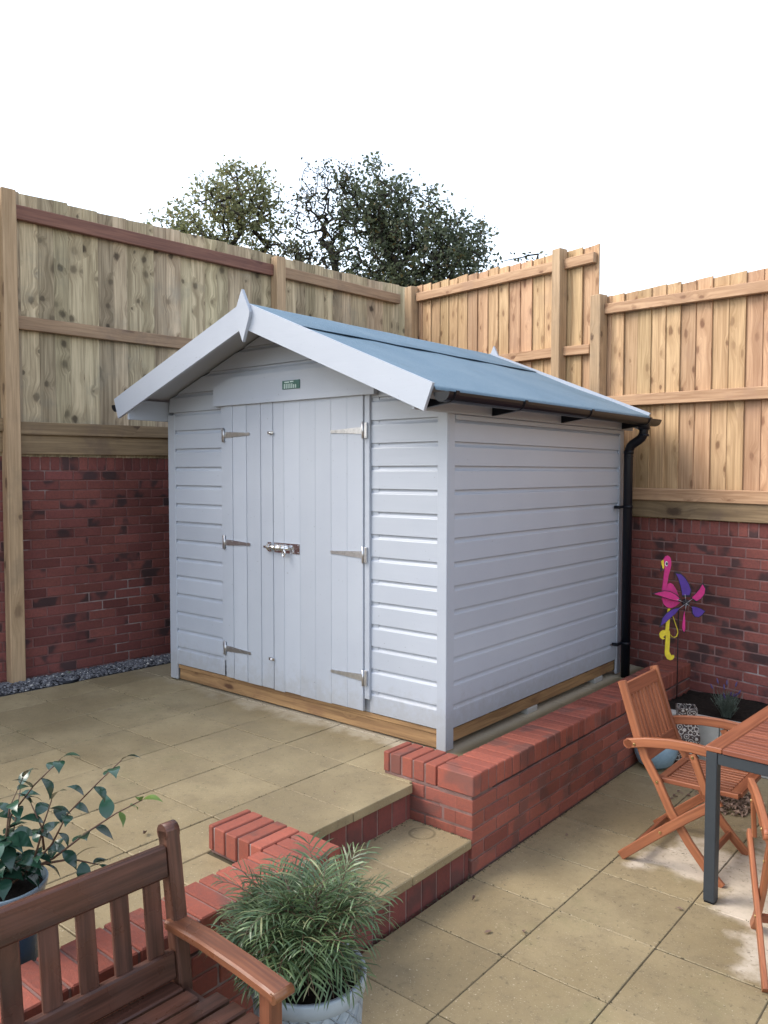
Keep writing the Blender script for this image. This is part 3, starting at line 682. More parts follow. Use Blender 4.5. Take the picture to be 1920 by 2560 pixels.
# roof: deck, felt, bargeboards, fascia
for side in (1, -1):
    xe = .135 if side > 0 else -2.70; sl = .412 if side > 0 else .355; n = V((side*sl, 0, 1)).normalized(); nm = 'right' if side > 0 else 'left'
    def rp(x, y, d): q = V((x, y, rz(x)))+n*d; return q
    m = MB(); c = (rp(RX, Y0R, -.012)+rp(xe, Y1R, -.012))/2; dx = (rp(xe, 0, 0)-rp(RX, 0, 0)); hl = dx.length/2; dx.normalize()
    m.box(c, (hl, (Y1R-Y0R)/2-.002, .008), (dx, EY, n), .002); m.build('roof_deck', 'paint', shed)
    m = MB(); xj = RX+side*.45                                       # lower sheet of felt, rolled over the eave
    for mbx, (xa, xb), d0 in ((m, (RX+side*.30, xe), .0),):
        ny = 12; path = [(xa+(xb-xa)*i/8, 0) for i in range(9)]
        prof = [rp(x, 0, d0) for x, _ in path]; e = prof[-1]
        prof += [e+V((side*.016, 0, -.008)), e+V((side*.022, 0, -.018)), e+V((side*.023, 0, -.026))]
        b = len(mbx.v)
        for j in range(ny+1):
            y = Y0R+.003+(Y1R-Y0R-.006)*j/ny
            for i, q in enumerate(prof): mbx.v.append(V((q.x, y, q.z+(.0035*math.sin(j*2.1+i*1.3) if 0 < i < 8 else .0015*math.sin(j*1.7)))))
        np_ = len(prof)
        for j in range(ny):
            for i in range(np_-1):
                q = [b+j*np_+i, b+(j+1)*np_+i, b+(j+1)*np_+i+1, b+j*np_+i+1]
                if side < 0: pass
                else: q.reverse()
                mbx.face(q, [(0, 0)]*4, 0, True)
    m.build('roof_felt', 'felt', shed)
m = MB(); ny = 12
prof = [V((RX-.45, 0, rz(RX-.45)+.012)), V((RX-.2, 0, rz(RX-.2)+.009)), V((RX-.02, 0, rz(RX-.02)+.009)), V((RX, 0, rz(RX)+.012)), V((RX+.02, 0, rz(RX+.02)+.009)), V((RX+.2, 0, rz(RX+.2)+.010)), V((RX+.45, 0, rz(RX+.45)+.012)), V((RX+.452, 0, rz(RX+.45)+.010)), V((RX+.44, 0, rz(RX+.44)+.004))]
for j in range(ny+1):
    y = Y0R+.003+(Y1R-Y0R-.006)*j/ny
    for i, q in enumerate(prof): m.v.append(V((q.x, y, q.z+.0015*math.sin(j*2.3+i*.3))))
for j in range(ny):
    for i in range(len(prof)-1): a = j*len(prof)+i; m.face([a, a+1, a+1+len(prof), a+len(prof)], [(0, 0)]*4, 0, i < 6)
m.build('ridge_felt', 'felt', shed)
def barge(side, y0, y1):
    sl = .412 if side > 0 else .355; xe = .156 if side > 0 else -2.73; up = .016 if y0 < 0 else .024
    d = V((side, 0, -sl)).normalized(); n = V((side*sl, 0, 1)).normalized()
    a = V((RX, 0, 2.605+up*1.05)); L_ = abs(xe-RX)/abs(d.x); h = .150
    pts3 = [a, a+d*L_, a+d*(L_)-n*h, V((RX, 0, 2.605+up*1.05-h/n.z))]
    m_ = MB(); m_.prism([(q.x, q.z) for q in pts3], (0, (y0+y1)/2, 0), EX, EZ, -EY, abs(y1-y0)); m_.build('bargeboard', 'paint', shed)
for s_ in (1, -1): barge(s_, Y0R-.020, Y0R); barge(s_, Y1R, Y1R+.02)
def finial(y, sgn):
    cx = RX+.012; pts = [(cx, 2.692), (cx+.072, 2.55), (cx+.066, 2.52), (cx+.006, 2.372), (cx-.062, 2.52), (cx-.068, 2.55)]
    MB().prism(pts, (0, y, 0), EX, EZ, -EY, .022).build('finial', 'paint', shed)
finial(Y0R-.032, 1); finial(Y1R+.032, -1)
MB().aabb(.006, .024, Y0R+.002, Y1R-.002, 1.902, 2.028).build('fascia', 'paint', shed)
MB().aabb(-W-.024, -W-.006, Y0R+.002, Y1R-.002, 1.955, 2.10).build('fascia', 'paint', shed)
MB().aabb(-.015, .005, .08, 2.28, 1.872, 1.90).build('eave_batten', 'paint', shed)
def gutter(side, xc, zt, ya, yb):
    m_ = MB(); r = .050; arc = [i*PI/10 for i in range(11)]
    pr = [(xc-r*math.cos(a), zt-r*math.sin(a)*1.02) for a in arc]+[(xc+(r-.004)*math.cos(a), zt-(r-.004)*math.sin(a)) for a in arc]
    m_.prism(pr, (0, (ya+yb)/2, 0), EX, EZ, EY, yb-ya)
    for y in (ya, yb): m_.prism([(xc-r*math.cos(a), zt-r*math.sin(a)) for a in arc], (0, y, 0), EX, EZ, EY, .004)
    g = m_.build('gutter', 'black_pvc', shed)
    for y in ([-.26, .43, 1.29, 2.27] if side > 0 else [-.26, 1.1, 2.27]):
        mb = MB(); r2 = .0565; x_w = .025 if side > 0 else -W-.025
        mb.sweep([(xc+r2*math.cos(a)*side, y, zt-r2*math.sin(a)+.006) for a in [i*PI/10 for i in range(11)]], .006, .034, EY)
        mb.prism([(x_w, zt-.015), (xc-side*.02, zt-.040), (xc-side*.0, zt-.052), (x_w, zt-.075)], (0, y, 0), EX, EZ, EY, .026)
        mb.build('bracket', 'black_pvc', g)
    return g
gutter(1, .192, 1.982, -.322, 2.492); gutter(-1, -W-.185, 2.07, -.322, 2.50)
dp = MB(); r = .034
def bend(pts, n=6):
    out = []
    P = [V(q) for q in pts]
    for i in range(len(P)):
        if i in (0, len(P)-1): out.append(P[i]); continue
        a = P[i]+(P[i-1]-P[i]).normalized()*.05; c = P[i]+(P[i+1]-P[i]).normalized()*.05
        for k in range(n+1): t_ = k/n; out.append(a*(1-t_)**2+P[i]*2*t_*(1-t_)+c*t_**2)
    return out
pth = bend([(.185, 2.29, 1.955), (.185, 2.29, 1.845), (.066, 2.295, 1.775), (.066, 2.297, -.002)])
dp.tube(pth, r, 18); dp.tube([(.185, 2.29, 1.965), (.185, 2.29, 1.90)], .043, 18)
for z in (1.70, 1.625): dp.tube([(.066, 2.296, z+.004), (.066, 2.296, z-.004)], r+.003, 18) if z > 1.69 else None
dp.tube([(.185, 2.29, 1.865), (.185, 2.29, 1.85)], r+.004, 18); dp.tube([(.066, 2.296, 1.745), (.066, 2.296, 1.72)], r+.004, 18)
d_ = dp.build('downpipe', 'black_pvc', shed)
for z in (1.315, .262):
    m = MB(); m.tube([(.066, 2.296, z-.012), (.066, 2.296, z+.012)], r+.005, 18); m.aabb(.002, .05, 2.185, 2.205, z-.012, z+.012); m.aabb(.03, .05, 2.19, 2.27, z-.010, z+.010); m.build('pipe_clip', 'black_pvc', d_)

# ------------------------------------------------------------------ bench
bn = thing('garden_bench', 'weathered dark brown slatted wooden bench with flat arms in the foreground', 'bench', (.545, -2.185, ZP), math.radians(-2.4))
BL = 1.22
def bench_post(y, back=True):
    P0 = [(.075, y, 0), (.072, y, .25), (.062, y, .43), (.035, y, .64), (.004, y, .845), (.0, y, .868)]
    MB().sweep(P0, .055, .045, EY, ch=.006).tube([(-.0, y-.0225, .862), (-.0, y+.0225, .862)], .0275, 14).build('back_post', 'bench_wood', bn)
for y in (-.028, -BL+.028): bench_post(y)
m = MB(); m.box((.018, -BL/2, .785), (BL/2-.05, .048, .016), (EY, V((-.13, 0, 1)).normalized(), V((1, 0, .13)).normalized()), .008); m.build('top_rail', 'bench_wood', bn)
m = MB(); m.box((.055, -BL/2, .485), (BL/2-.05, .042, .016), (EY, V((-.12, 0, 1)).normalized(), V((1, 0, .12)).normalized()), .006); m.build('lower_rail', 'bench_wood', bn)
y = -.105
while y > -BL+.06:
    MB().bar((.050, y, .50), (.024, y, .75), .054, .014, EY).build('back_slat', 'bench_wood', bn); y -= .1035
for k in range(6): MB().box((.085+k*.077, -BL/2, .425+.006*k), (BL/2-.005 if k > 1 else BL/2-.055, .031, .011), (EY, V((1, 0, .06)).normalized(), EZ), .005).build('seat_slat', 'bench_wood', bn)
for y in (-.035, -BL+.035):
    MB().sweep([(.035, y-.0, .598), (.20, y, .606), (.38, y, .604), (.50, y, .598), (.530, y, .595)], .030, .066, EY, ch=.006).tube([(.529, y-.0325, .595), (.529, y+.0325, .595)], .0148, 14).build('armrest', 'arm_wood', bn)
    MB().box((.475, y+(.008 if y > -.5 else -.008), .292), (.024, .022, .292), ch=.004).build('front_leg', 'arm_wood', bn)
    MB().bar((.08, y, .385), (.46, y, .395), .06, .024, EZ).build('side_rail', 'bench_wood', bn)
MB().bar((.49, -.06, .38), (.49, -BL+.06, .38), .06, .022, EZ).build('front_rail', 'bench_wood', bn)

# ------------------------------------------------------------------ plant pots and plants
PX, PY = .855, -1.93
pt = thing('plant_pot', 'silver grey embossed cylinder pot standing beside the bench arm', 'pot', (PX, PY, ZP))
m = MB(); m.lathe([(.0, .004), (.145, .004), (.15, .012), (.171, .372)], seg=56); m.build('pot_body', 'pot_relief', pt)
m = MB(); m.lathe([(.171, .372), (.178, .376), (.180, .415), (.178, .421), (.166, .421), (.163, .415), (.160, .34)], seg=56); m.build('rim', 'pot_rim', pt)
m = MB(); m.lathe([(.161, .372), (.08, .378), (.0, .380)], seg=40); m.build('potting_soil', 'soil', pt)
MB().box((-.115, -.07, .40), (.012, .001, .02), (V((.9, -.4, 0)).normalized(), V((.4, .9, 0)).normalized(), EZ), .0004).build('plant_tag', 'white', pt)
def frond(ml, ms, base, az, el, L, pairs, sag, lw=.0054, ll=.105):
    P = V(base); d = V((math.cos(az)*math.cos(el), math.sin(az)*math.cos(el), math.sin(el))); pts = [P.copy()]; n = pairs+2; h = L/n; tans = []
    for i in range(n):
        d = (d+V((0, 0, -sag*(i+2)/n))).normalized(); P = P+d*h; pts.append(P.copy()); tans.append(d.copy())
    ms.tube(pts, [.0022*(1-.7*i/n) for i in range(n+1)], 4, cap=False)
    for i in range(2, n):
        t_ = i/n; d = tans[i]; side = d.cross(EZ); side = side.normalized() if side.length > .05 else EX; up = side.cross(d)
        for sg in (1, -1):
            l = ll*(math.sin(PI*(.18+.72*t_)))*random.uniform(.85, 1.15); ld = (d*.8+side*sg*.75+up*random.uniform(-.05, .35)).normalized(); wd = ld.cross(up+side*.3*random.uniform(-1, 1)).normalized()*lw*.5*random.uniform(.8, 1.2)
            a = pts[i]; b = a+ld*l*.4; ld2 = (ld+V((0, 0, -.30))).normalized(); c = b+ld2*l*.35; ld3 = (ld2+V((0, 0, -.4))).normalized(); e = c+ld3*l*.25
            k = len(ml.v); ml.v += [a-wd*.35, a+wd*.35, b-wd, b+wd, c-wd*.8, c+wd*.8, e]
            ml.face([k, k+1, k+3, k+2], [(0, 0)]*4); ml.face([k+2, k+3, k+5, k+4], [(0, 0)]*4); ml.face([k+4, k+5, k+6], [(0, 0)]*3)
mah = thing('feathery_shrub', 'bushy shrub with fine feathery green leaflets in the silver grey pot', 'plant', (PX, PY, ZP+.38))
HO = (-.030, -.022, .012)
ml, ms = MB(), MB()
heads = [(.0, .0, .17), (.06, .03, .14), (-.06, .05, .13), (.02, -.04, .10), (-.06, -.04, .10), (.07, .08, .16), (-.01, .10, .17), (.05, -.01, .11), (-.11, .02, .11)]
for hx, hy, hz in heads:
    hx += HO[0]; hy += HO[1]; hz += HO[2]
    ms.tube([(hx*.4, hy*.4, -.01), (hx*.8, hy*.8, hz*.6), (hx, hy, hz)], .006, 6)
    for i in range(19):
        az = random.uniform(0, 2*PI); out = math.atan2(hy, hx) if math.hypot(hx, hy) > .02 else az
        el = random.uniform(.2, 1.25); frond(ml, ms, (hx, hy, hz+random.uniform(-.03, .02)), az if random.random() < .4 else out+random.gauss(0, .9), el, random.uniform(.12, .26), random.randint(6, 10), random.uniform(.10, .24))
for i in range(12):
    az = random.uniform(-2.2, .9); frond(ml, ms, (.02*math.cos(az), .02*math.sin(az)-.01, random.uniform(.04, .12)), az, random.uniform(.25, .8), random.uniform(.17, .25), random.randint(6, 9), random.uniform(.22, .36))
ml.build('foliage', 'frond', mah); ms.build('stems', 'stem', mah)

CX, CY = .08, -2.51
pt = thing('plant_pot', 'glossy dark blue pot on the upper paving half hidden by the bench', 'pot', (CX, CY, 0))
m = MB(); m.lathe([(.0, .003), (.098, .003), (.104, .012), (.128, .24), (.133, .278)], seg=48); m.build('pot_body', 'blue_pot', pt)
m = MB(); m.lathe([(.133, .278), (.138, .281), (.140, .296), (.137, .300), (.131, .298), (.128, .25)], seg=48); m.build('rim', 'blue_rim', pt)
m = MB(); m.lathe([(.125, .268), (.06, .274), (0, .275)], seg=32); m.build('potting_soil', 'soil', pt)
cam_ = thing('camellia_shrub', 'young leggy shrub with glossy dark leaves in the dark blue pot', 'plant', (CX, CY, .275), world=True)
STEMS = [[(.085, -2.505, .27), (.092, -2.498, .412), (.106, -2.488, .534), (.14, -2.46, .629)], [(.088, -2.50, .35), (.108, -2.486, .507), (.178, -2.444, .61), (.238, -2.389, .69)],
         [(.09, -2.51, .27), (.145, -2.456, .332), (.206, -2.405, .418), (.264, -2.385, .522), (.324, -2.317, .614), (.382, -2.268, .687)],
         [(.145, -2.456, .332), (.206, -2.400, .372), (.283, -2.331, .452), (.348, -2.270, .510), (.411, -2.214, .553)], [(.185, -2.42, .40), (.193, -2.43, .47), (.22, -2.41, .565)],
         [(.18, -2.43, .355), (.24, -2.36, .365), (.31, -2.31, .35)], [(.07, -2.52, .27), (.03, -2.54, .42), (-.02, -2.56, .56)], [(.07, -2.5, .27), (.02, -2.44, .40), (.0, -2.40, .55)],
         [(.08, -2.53, .27), (.10, -2.62, .40), (.11, -2.68, .52)], [(.16, -2.45, .34), (.20, -2.43, .47), (.17, -2.45, .55)]]
ms = MB(); ml = MB(); mn = MB()
def big_leaf(mb, base, d, L, Wd, droop=.25, fold=.18):
    d = d.normalized(); side = d.cross(EZ); side = side.normalized() if side.length > .1 else EX; side = (side+EZ*random.uniform(-.5, .5)).normalized(); up = side.cross(d).normalized()
    n = 7; k = len(mb.v); prof = [.06, .62, .92, 1., .86, .55, .22, .0]; P = V(base); dd = d.copy()
    for i in range(n+1):
        wd = Wd*.5*prof[i]; mid = P
        mb.v += [mid-side*wd+up*fold*wd, mid.copy(), mid+side*wd+up*fold*wd]
        dd = (dd-up*droop/n*(1+i*.25)).normalized(); P = P+dd*L/n
    for i in range(n):
        a = k+3*i
        mb.face([a, a+1, a+4, a+3], [(0, 0)]*4, 0, True); mb.face([a+1, a+2, a+5, a+4], [(0, 0)]*4, 0, True)
for si, S in enumerate(STEMS):
    S = [V(q) for q in S]; tot = len(S)-1
    ms.tube(S, [.0042*(1-.6*i/tot) for i in range(tot+1)], 6)
    ln = sum((S[i+1]-S[i]).length for i in range(tot)); acc = .05 if si != 5 else .1; az = random.uniform(0, 6)
    while acc < ln:
        a = acc; i = 0
        while i < tot-1 and a > (S[i+1]-S[i]).length: a -= (S[i+1]-S[i]).length; i += 1
        dd = (S[i+1]-S[i]).normalized(); q = S[i]+dd*a; az += 2.4+random.uniform(-.4, .4)
        o1 = dd.cross(EX).normalized(); o2 = dd.cross(o1); od = o1*math.cos(az)+o2*math.sin(az)
        new = si == 3 and acc > ln*.80
        L = random.uniform(.05, .07) if new else random.uniform(.062, .088)
        big_leaf(mn if new else ml, q, od*.9+dd*.5+V((0, 0, .1)), L, L*(.40 if new else random.uniform(.5, .6)), random.uniform(.5, 1.3)); acc += random.uniform(.030, .048)
    big_leaf(mn if si == 3 else ml, S[-1], (S[-1]-S[-2])+V((.01, .0, .01)), .07, .04, .9)
for _ in range(46):
    a = random.uniform(0, 2*PI); r_ = random.uniform(.01, .09); big_leaf(ml, (CX-.02+r_*math.cos(a), CY+r_*math.sin(a), .31+random.uniform(0, .13)), V((math.cos(a), math.sin(a), random.uniform(-.2, .6))), random.uniform(.08, .11), .055, random.uniform(.6, 1.2))
ms.build('stems', 'stem', cam_); ml.build('foliage', 'camellia', cam_); mn.build('new_foliage', 'camellia_new', cam_, label='fresh pale green leaves at the tip')

# ------------------------------------------------------------------ folding chairs
ch = thing('folding_chair', 'orange hardwood folding armchair at the table end beside the retaining wall', 'chair', (.945, .435, ZP), 0, 'folding chairs around the garden table')
HW = .215
stile = [(-.020, .897), (-.012, .875), (.07, .619), (.11, .526), (.175, .422), (.239, .295), (.33, .165), (.415, .065), (.484, 0)]
for s_ in (-1, 1):
    y = s_*(HW-.006)
    MB().sweep([(x, y, z) for x, z in stile], .042, .022, EY, ch=.004).build('rear_leg', 'chair_wood', ch)
    y2 = s_*(HW+.018)
    MB().sweep([(.0, y2, .012), (.16, y2, .155), (.33, y2, .30), (.475, y2, .415)], .046, .020, EY, ch=.004).build('front_leg', 'chair_wood', ch)
    y3 = s_*(HW+.021)
    ar = MB().sweep([(.022, y3, .588), (.035, y3, .598), (.12, y3, .620), (.24, y3, .638), (.34, y3, .642), (.44, y3, .637)], .046, .026, EY, ch=.004).tube([(.032, y3-.013, .597), (.032, y3+.013, .597)], .0235, 12)
    ar = ar.build('armrest', 'chair_wood', ch)
    MB().sweep([(.345, s_*(HW+.022), .612), (.362, s_*(HW+.022), .575), (.412, s_*(HW+.008), .43)], .036, .018, EY, ch=.003).build('arm_brace', 'chair_wood', ch)
    for (x, z, yy) in ((.066, .600, HW+.034), (.349, .598, HW+.031), (.172, .428, HW+.006), (.2, .19, HW+.028)): MB().tube([(x, s_*yy, z), (x, s_*(yy+.004), z)], [.008, .006], 10).build('bolt', 'brass', ch)
def back_x(z):
    for (x0, z0), (x1, z1) in zip(stile[:-1], stile[1:]):
        if z1 <= z <= z0: return x0+(x1-x0)*(z0-z)/(z0-z1)
    return 0
bk = thing_bk = MB(); IW = HW-.019
up = (V((back_x(.88), 0, .88))-V((back_x(.62), 0, .62))).normalized(); nrm = up.cross(EY)
MB().box((back_x(.852), 0, .852), (IW, .032, .010), (EY, up, nrm), .004).build('back_rail', 'chair_wood', ch)
MB().box((back_x(.545), 0, .545), (IW, .036, .010), (EY, up, nrm), .004).build('back_rail', 'chair_wood', ch)
for k in range(9):
    y = -IW+.022+k*(2*IW-.044)/8; MB().bar((back_x(.575), y, .575), (back_x(.825), y, .825), .024, .012, EY, .004).build('back_slat', 'chair_wood', ch)
sz = lambda x: .432+.02*(x-.17)
for s_ in (-1, 1): MB().bar((.165, s_*(HW-.042), sz(.165)), (.545, s_*(HW-.042), sz(.545)), .030, .024, EY).build('seat_rail', 'chair_wood', ch)
MB().bar((.178, -HW+.058, sz(.178)), (.178, HW-.058, sz(.178)), .040, .022, EX).build('seat_rail', 'chair_wood', ch)
MB().bar((.528, -HW+.058, sz(.528)), (.528, HW-.058, sz(.528)), .052, .022, EX).build('seat_rail', 'chair_wood', ch)
for k in range(9):
    y = -HW+.075+k*(2*HW-.15)/8; MB().bar((.200, y, sz(.2)+.002), (.500, y, sz(.5)+.002), .021, .014, EY, .004).build('seat_slat', 'chair_wood', ch)
MB().bar((.395, -IW, .085), (.395, IW, .085), .035, .018, EZ).build('stretcher', 'chair_wood', ch)
MB().bar((.06, -HW, .07), (.06, HW, .07), .030, .018, EZ).build('stretcher', 'chair_wood', ch)
c2 = copy_tree(ch); c2.location = (2.016, -.383, ZP); c2.rotation_euler = (0, 0, math.radians(113))
c2['label'] = 'orange hardwood folding armchair cut off by the right edge of the photo'

# ------------------------------------------------------------------ table
tb = thing('garden_table', 'rectangular hardwood slat table on dark grey metal legs', 'table', (1.400, .035, ZP), math.radians(-3))
TL, TW, TH = 1.5, .94, .722
MB().aabb(0, .075, 0, TW, TH-.024, TH, ch=.004).build('top_frame', 'chair_wood', tb); MB().aabb(TL-.075, TL, 0, TW, TH-.024, TH, ch=.004).build('top_frame', 'chair_wood', tb)
MB().aabb(.0765, TL-.0765, 0, .030, TH-.024, TH-.001, ch=.003).build('top_frame', 'table_wood', tb); MB().aabb(.0765, TL-.0765, TW-.03, TW, TH-.024, TH-.001, ch=.003).build('top_frame', 'table_wood', tb)
y = .0325; k = 0
while y < TW-.045:
    if abs(y-.47) < .02: y += .008
    MB().aabb(.0765, TL-.0765, y, y+.0395, TH-.019, TH-.0025+random.uniform(-.0006, .0006), ch=.002).build('top_slat', 'table_wood', tb); y += .0425
for x in (.004, TL-.054):
    for y in (.004, TW-.054): MB().aabb(x, x+.05, y, y+.05, .008, TH-.025, ch=.003).build('leg', 'table_metal', tb); MB().aabb(x+.003, x+.047, y+.003, y+.047, 0, .0075, ch=.001).build('leg_foot', 'black_pvc', tb)
for y in (.007, TW-.037): MB().aabb(.0545, TL-.0545, y, y+.025, TH-.078, TH-.026, ch=.003).build('apron', 'table_metal', tb)
for x in (.007, TL-.037): MB().aabb(x, x+.025, .0545, TW-.0545, TH-.078, TH-.026, ch=.003).build('apron', 'table_metal', tb)

# ------------------------------------------------------------------ flamingo wind spinner
FR, FT = V((.768, .64, 0)), V((.64, -.768, 0))                      # the sheet faces the patio
fl = thing('flamingo_spinner', 'pink flamingo wind spinner with purple and pink blades on a thin rod', 'garden ornament', (.502, 2.20, -.085), world=True)
def fp(x, y): return ((x-710)*.000361, .976-(y-140)*.000381)
FO = V((.502, 2.20, 0))
def flat(name, pts, mat, off, th, par, label=None):
    mb = MB().prism([fp(*q) for q in pts], FO+FT*off, FR, EZ, FT, th); o_ = mb.build(name, mat, par)
    if label: o_['label'] = label
    return o_
MB().tube([FO+V((0, 0, -.16)), FO+V((0, 0, .2)), FO+V((0, 0, .60))], .004, 8).build('rod', 'dark_rod', fl)
body = flat('body', [(475, 135), (425, 150), (392, 200), (390, 260), (405, 330), (415, 390), (402, 500), (388, 640), (372, 780), (365, 880), (378, 990), (410, 1070), (480, 1125), (550, 1142), (640, 1110), (725, 1040), (730, 960), (660, 800), (590, 690), (540, 660), (480, 680), (455, 780), (470, 660), (492, 520), (520, 420), (542, 320), (540, 230), (520, 170)], 'pink', 0, .012, fl)
flat('beak', [(388, 215), (342, 250), (352, 310), (372, 382), (400, 380), (396, 300)], 'yellow', .001, .010, body); flat('beak_tip', [(352, 310), (335, 380), (330, 450), (345, 440), (372, 390)], 'trim', .001, .009, body)
el = lambda cx, cy, a, b: [(cx+a*math.cos(t_), cy+b*math.sin(t_)) for t_ in [i*PI/8 for i in range(16)]]
flat('eye', el(442, 290, 29, 48), 'white', .008, .004, body); flat('pupil', el(445, 290, 17, 29), 'trim', .0115, .003, body)
flat('leg', [(545, 1150), (500, 1150), (470, 1330), (455, 1560), (465, 1700), (450, 1990), (460, 2060), (500, 2120), (560, 2145), (610, 2130), (640, 2090), (640, 2050), (612, 2045), (600, 2065), (575, 2040), (540, 1980), (548, 1700), (545, 1600), (525, 1560), (545, 1260)], 'yellow', -.003, .010, fl)
flat('foot', [(460, 1565), (400, 1562), (350, 1590), (325, 1640), (340, 1700), (385, 1738), (430, 1735), (436, 1718), (405, 1700), (415, 1680), (450, 1655), (520, 1660), (540, 1650), (530, 1590)], 'yellow', .006, .008, fl)
def strap_path(): return [FO+FR*fp(x, y)[0]+EZ*fp(x, y)[1]+FT*(.006+.012*k/6) for k, (x, y) in enumerate([(572, 1200), (590, 1290), (640, 1430), (680, 1540), (690, 1610), (665, 1675), (620, 1695), (570, 1680), (535, 1640)])]
MB().sweep(strap_path(), .003, .011, FT).build('bent_leg', 'yellow', fl)
HUB = (815, 1030)
BL_ = [([(740, 915), (910, 915), (935, 800), (890, 680), (800, 540), (700, 450), (575, 425), (640, 540), (690, 690), (720, 800)], 'purple', .0), ([(905, 940), (1010, 1015), (1120, 960), (1200, 850), (1215, 740), (1150, 640), (1080, 760), (990, 860)], 'pink', .1),
       ([(915, 1075), (940, 1230), (1000, 1300), (1080, 1310), (1160, 1260), (1220, 1180), (1130, 1130), (1020, 1090)], 'purple', .2), ([(790, 1120), (760, 1300), (742, 1500), (760, 1570), (795, 1612), (815, 1550), (812, 1350)], 'pink', .3),
       ([(740, 1085), (560, 1130), (420, 1220), (330, 1330), (288, 1500), (400, 1420), (520, 1310), (640, 1210)], 'purple', .4), ([(725, 950), (640, 870), (500, 800), (370, 785), (230, 815), (125, 850), (300, 900), (480, 960), (690, 1008)], 'pink', .5)]
sp_ = MB(); c_ = [fp(*q) for q in el(815, 1020, 70, 62)]; sp_.prism(c_, FO+FT*.03, FR, EZ, FT, .03)
hb = sp_.build('hub', 'trim', fl)
for pts, mt, k in BL_:
    cx = sum(q[0] for q in pts)/len(pts); cy = sum(q[1] for q in pts)/len(pts)
    def tilt(q, g): return ((cx+(q[0]-cx)*g), (cy+(q[1]-cy)*g))
    mb = MB().prism([fp(*tilt(q, 1.0)) for q in pts], FO+FT*(.035+.006*k), FR, EZ, FT, .003, 0)
    b_ = mb.build('blade', 'trim', fl); tw = MB().prism([fp(*tilt(q, .84)) for q in pts], FO+FT*(.0382+.006*k), FR, EZ, FT, .002); tw.build('blade_panel', mt, b_)
    hx = V((HUB[0], HUB[1], 0)); 
    a = FO+FR*fp(*HUB)[0]+EZ*fp(*HUB)[1]+FT*.046; e = FO+FR*fp(cx, cy)[0]+EZ*fp(cx, cy)[1]+FT*.042
    MB().tube([a, a+(e-a)*.5], .0014, 5).build('wire', 'zinc', b_)

# ------------------------------------------------------------------ lavender, lantern, pale blue pot
lv = thing('lavender_plant', 'small grey green lavender with purple flower tips in the dark soil', 'plant', (.90, 2.03, -.085))
ml, mf = MB(), MB()
for _ in range(150):
    a = random.uniform(0, 2*PI); lean = random.uniform(.05, .85); L = random.uniform(.09, .19); d = V((math.cos(a)*lean, math.sin(a)*lean, 1)).normalized(); b_ = V((random.gauss(0, .018), random.gauss(0, .018), 0)); t_ = b_+d*L
    ml.tube([b_, b_+d*L*.5+V((0, 0, .005)), t_], [.0012, .0012, .0008], 3, cap=False)
    for k in range(7):
        q = b_+d*L*(.25+.1*k); s1 = V((random.gauss(0, 1), random.gauss(0, 1), .9)).normalized()*random.uniform(.018, .032); wd = s1.cross(EZ).normalized()*.002
        k0 = len(ml.v); ml.v += [q-wd, q+wd, q+s1*.7+wd*.6, q+s1]; ml.face([k0, k0+1, k0+2, k0+3], [(0, 0)]*4)
for _ in range(11):
    a = random.uniform(0, 2*PI); lean = random.uniform(.15, .85); L = random.uniform(.17, .23); d = V((math.cos(a)*lean, math.sin(a)*lean, 1)).normalized(); t_ = d*L
    ml.tube([d*.08, t_], .0011, 3, cap=False); MB().tube([t_, t_+d*.012, t_+d*.03, t_+d*.04], [.003, .0065, .005, .001], 6).build('flower', 'lav_flower', lv)
ml.build('foliage', 'lav_leaf', lv)
ln_ = thing('ceramic_lantern', 'square tapered ceramic lantern with brown and white scroll pattern behind the chair', 'ornament', (.745, 1.70, ZP), math.radians(28))
m = MB()
for z0, z1, w0, w1 in ((0, .012, .070, .070), (.012, .215, .068, .078), (.215, .335, .078, .056), (.335, .395, .056, .062)):
    b = len(m.v)
    for z, w_ in ((z0, w0), (z1, w1)):
        for sx, sy in ((-1, -1), (1, -1), (1, 1), (-1, 1)): m.v.append(V((sx*w_, sy*w_, z)))
    for i in range(4): j = (i+1) % 4; m.face([b+i, b+j, b+4+j, b+4+i], [(0, 0)]*4)
m.build('lantern_body', 'filigree', ln_)
m = MB(); 
for i in range(4):
    a = [(1, 1), (-1, 1), (-1, -1), (1, -1)]; (x0, y0), (x1, y1) = a[i], a[(i+1) % 4]; m.bar((x0*.057, y0*.057, .396), (x1*.057, y1*.057, .396), .010, .010, EZ)
m.build('rim', 'filigree', ln_)
gp_ = MB().lathe([(0, .0), (.06, .003), (.11, .035), (.138, .10), (.135, .16), (.105, .215), (.10, .235), (.09, .235), (.09, .2), (0, .19)], (.60, 1.55, ZP), 40)
tag(gp_.build('glazed_pot', 'pale_blue'), 'round pale blue glazed pot on the paving behind the chair', 'pot')
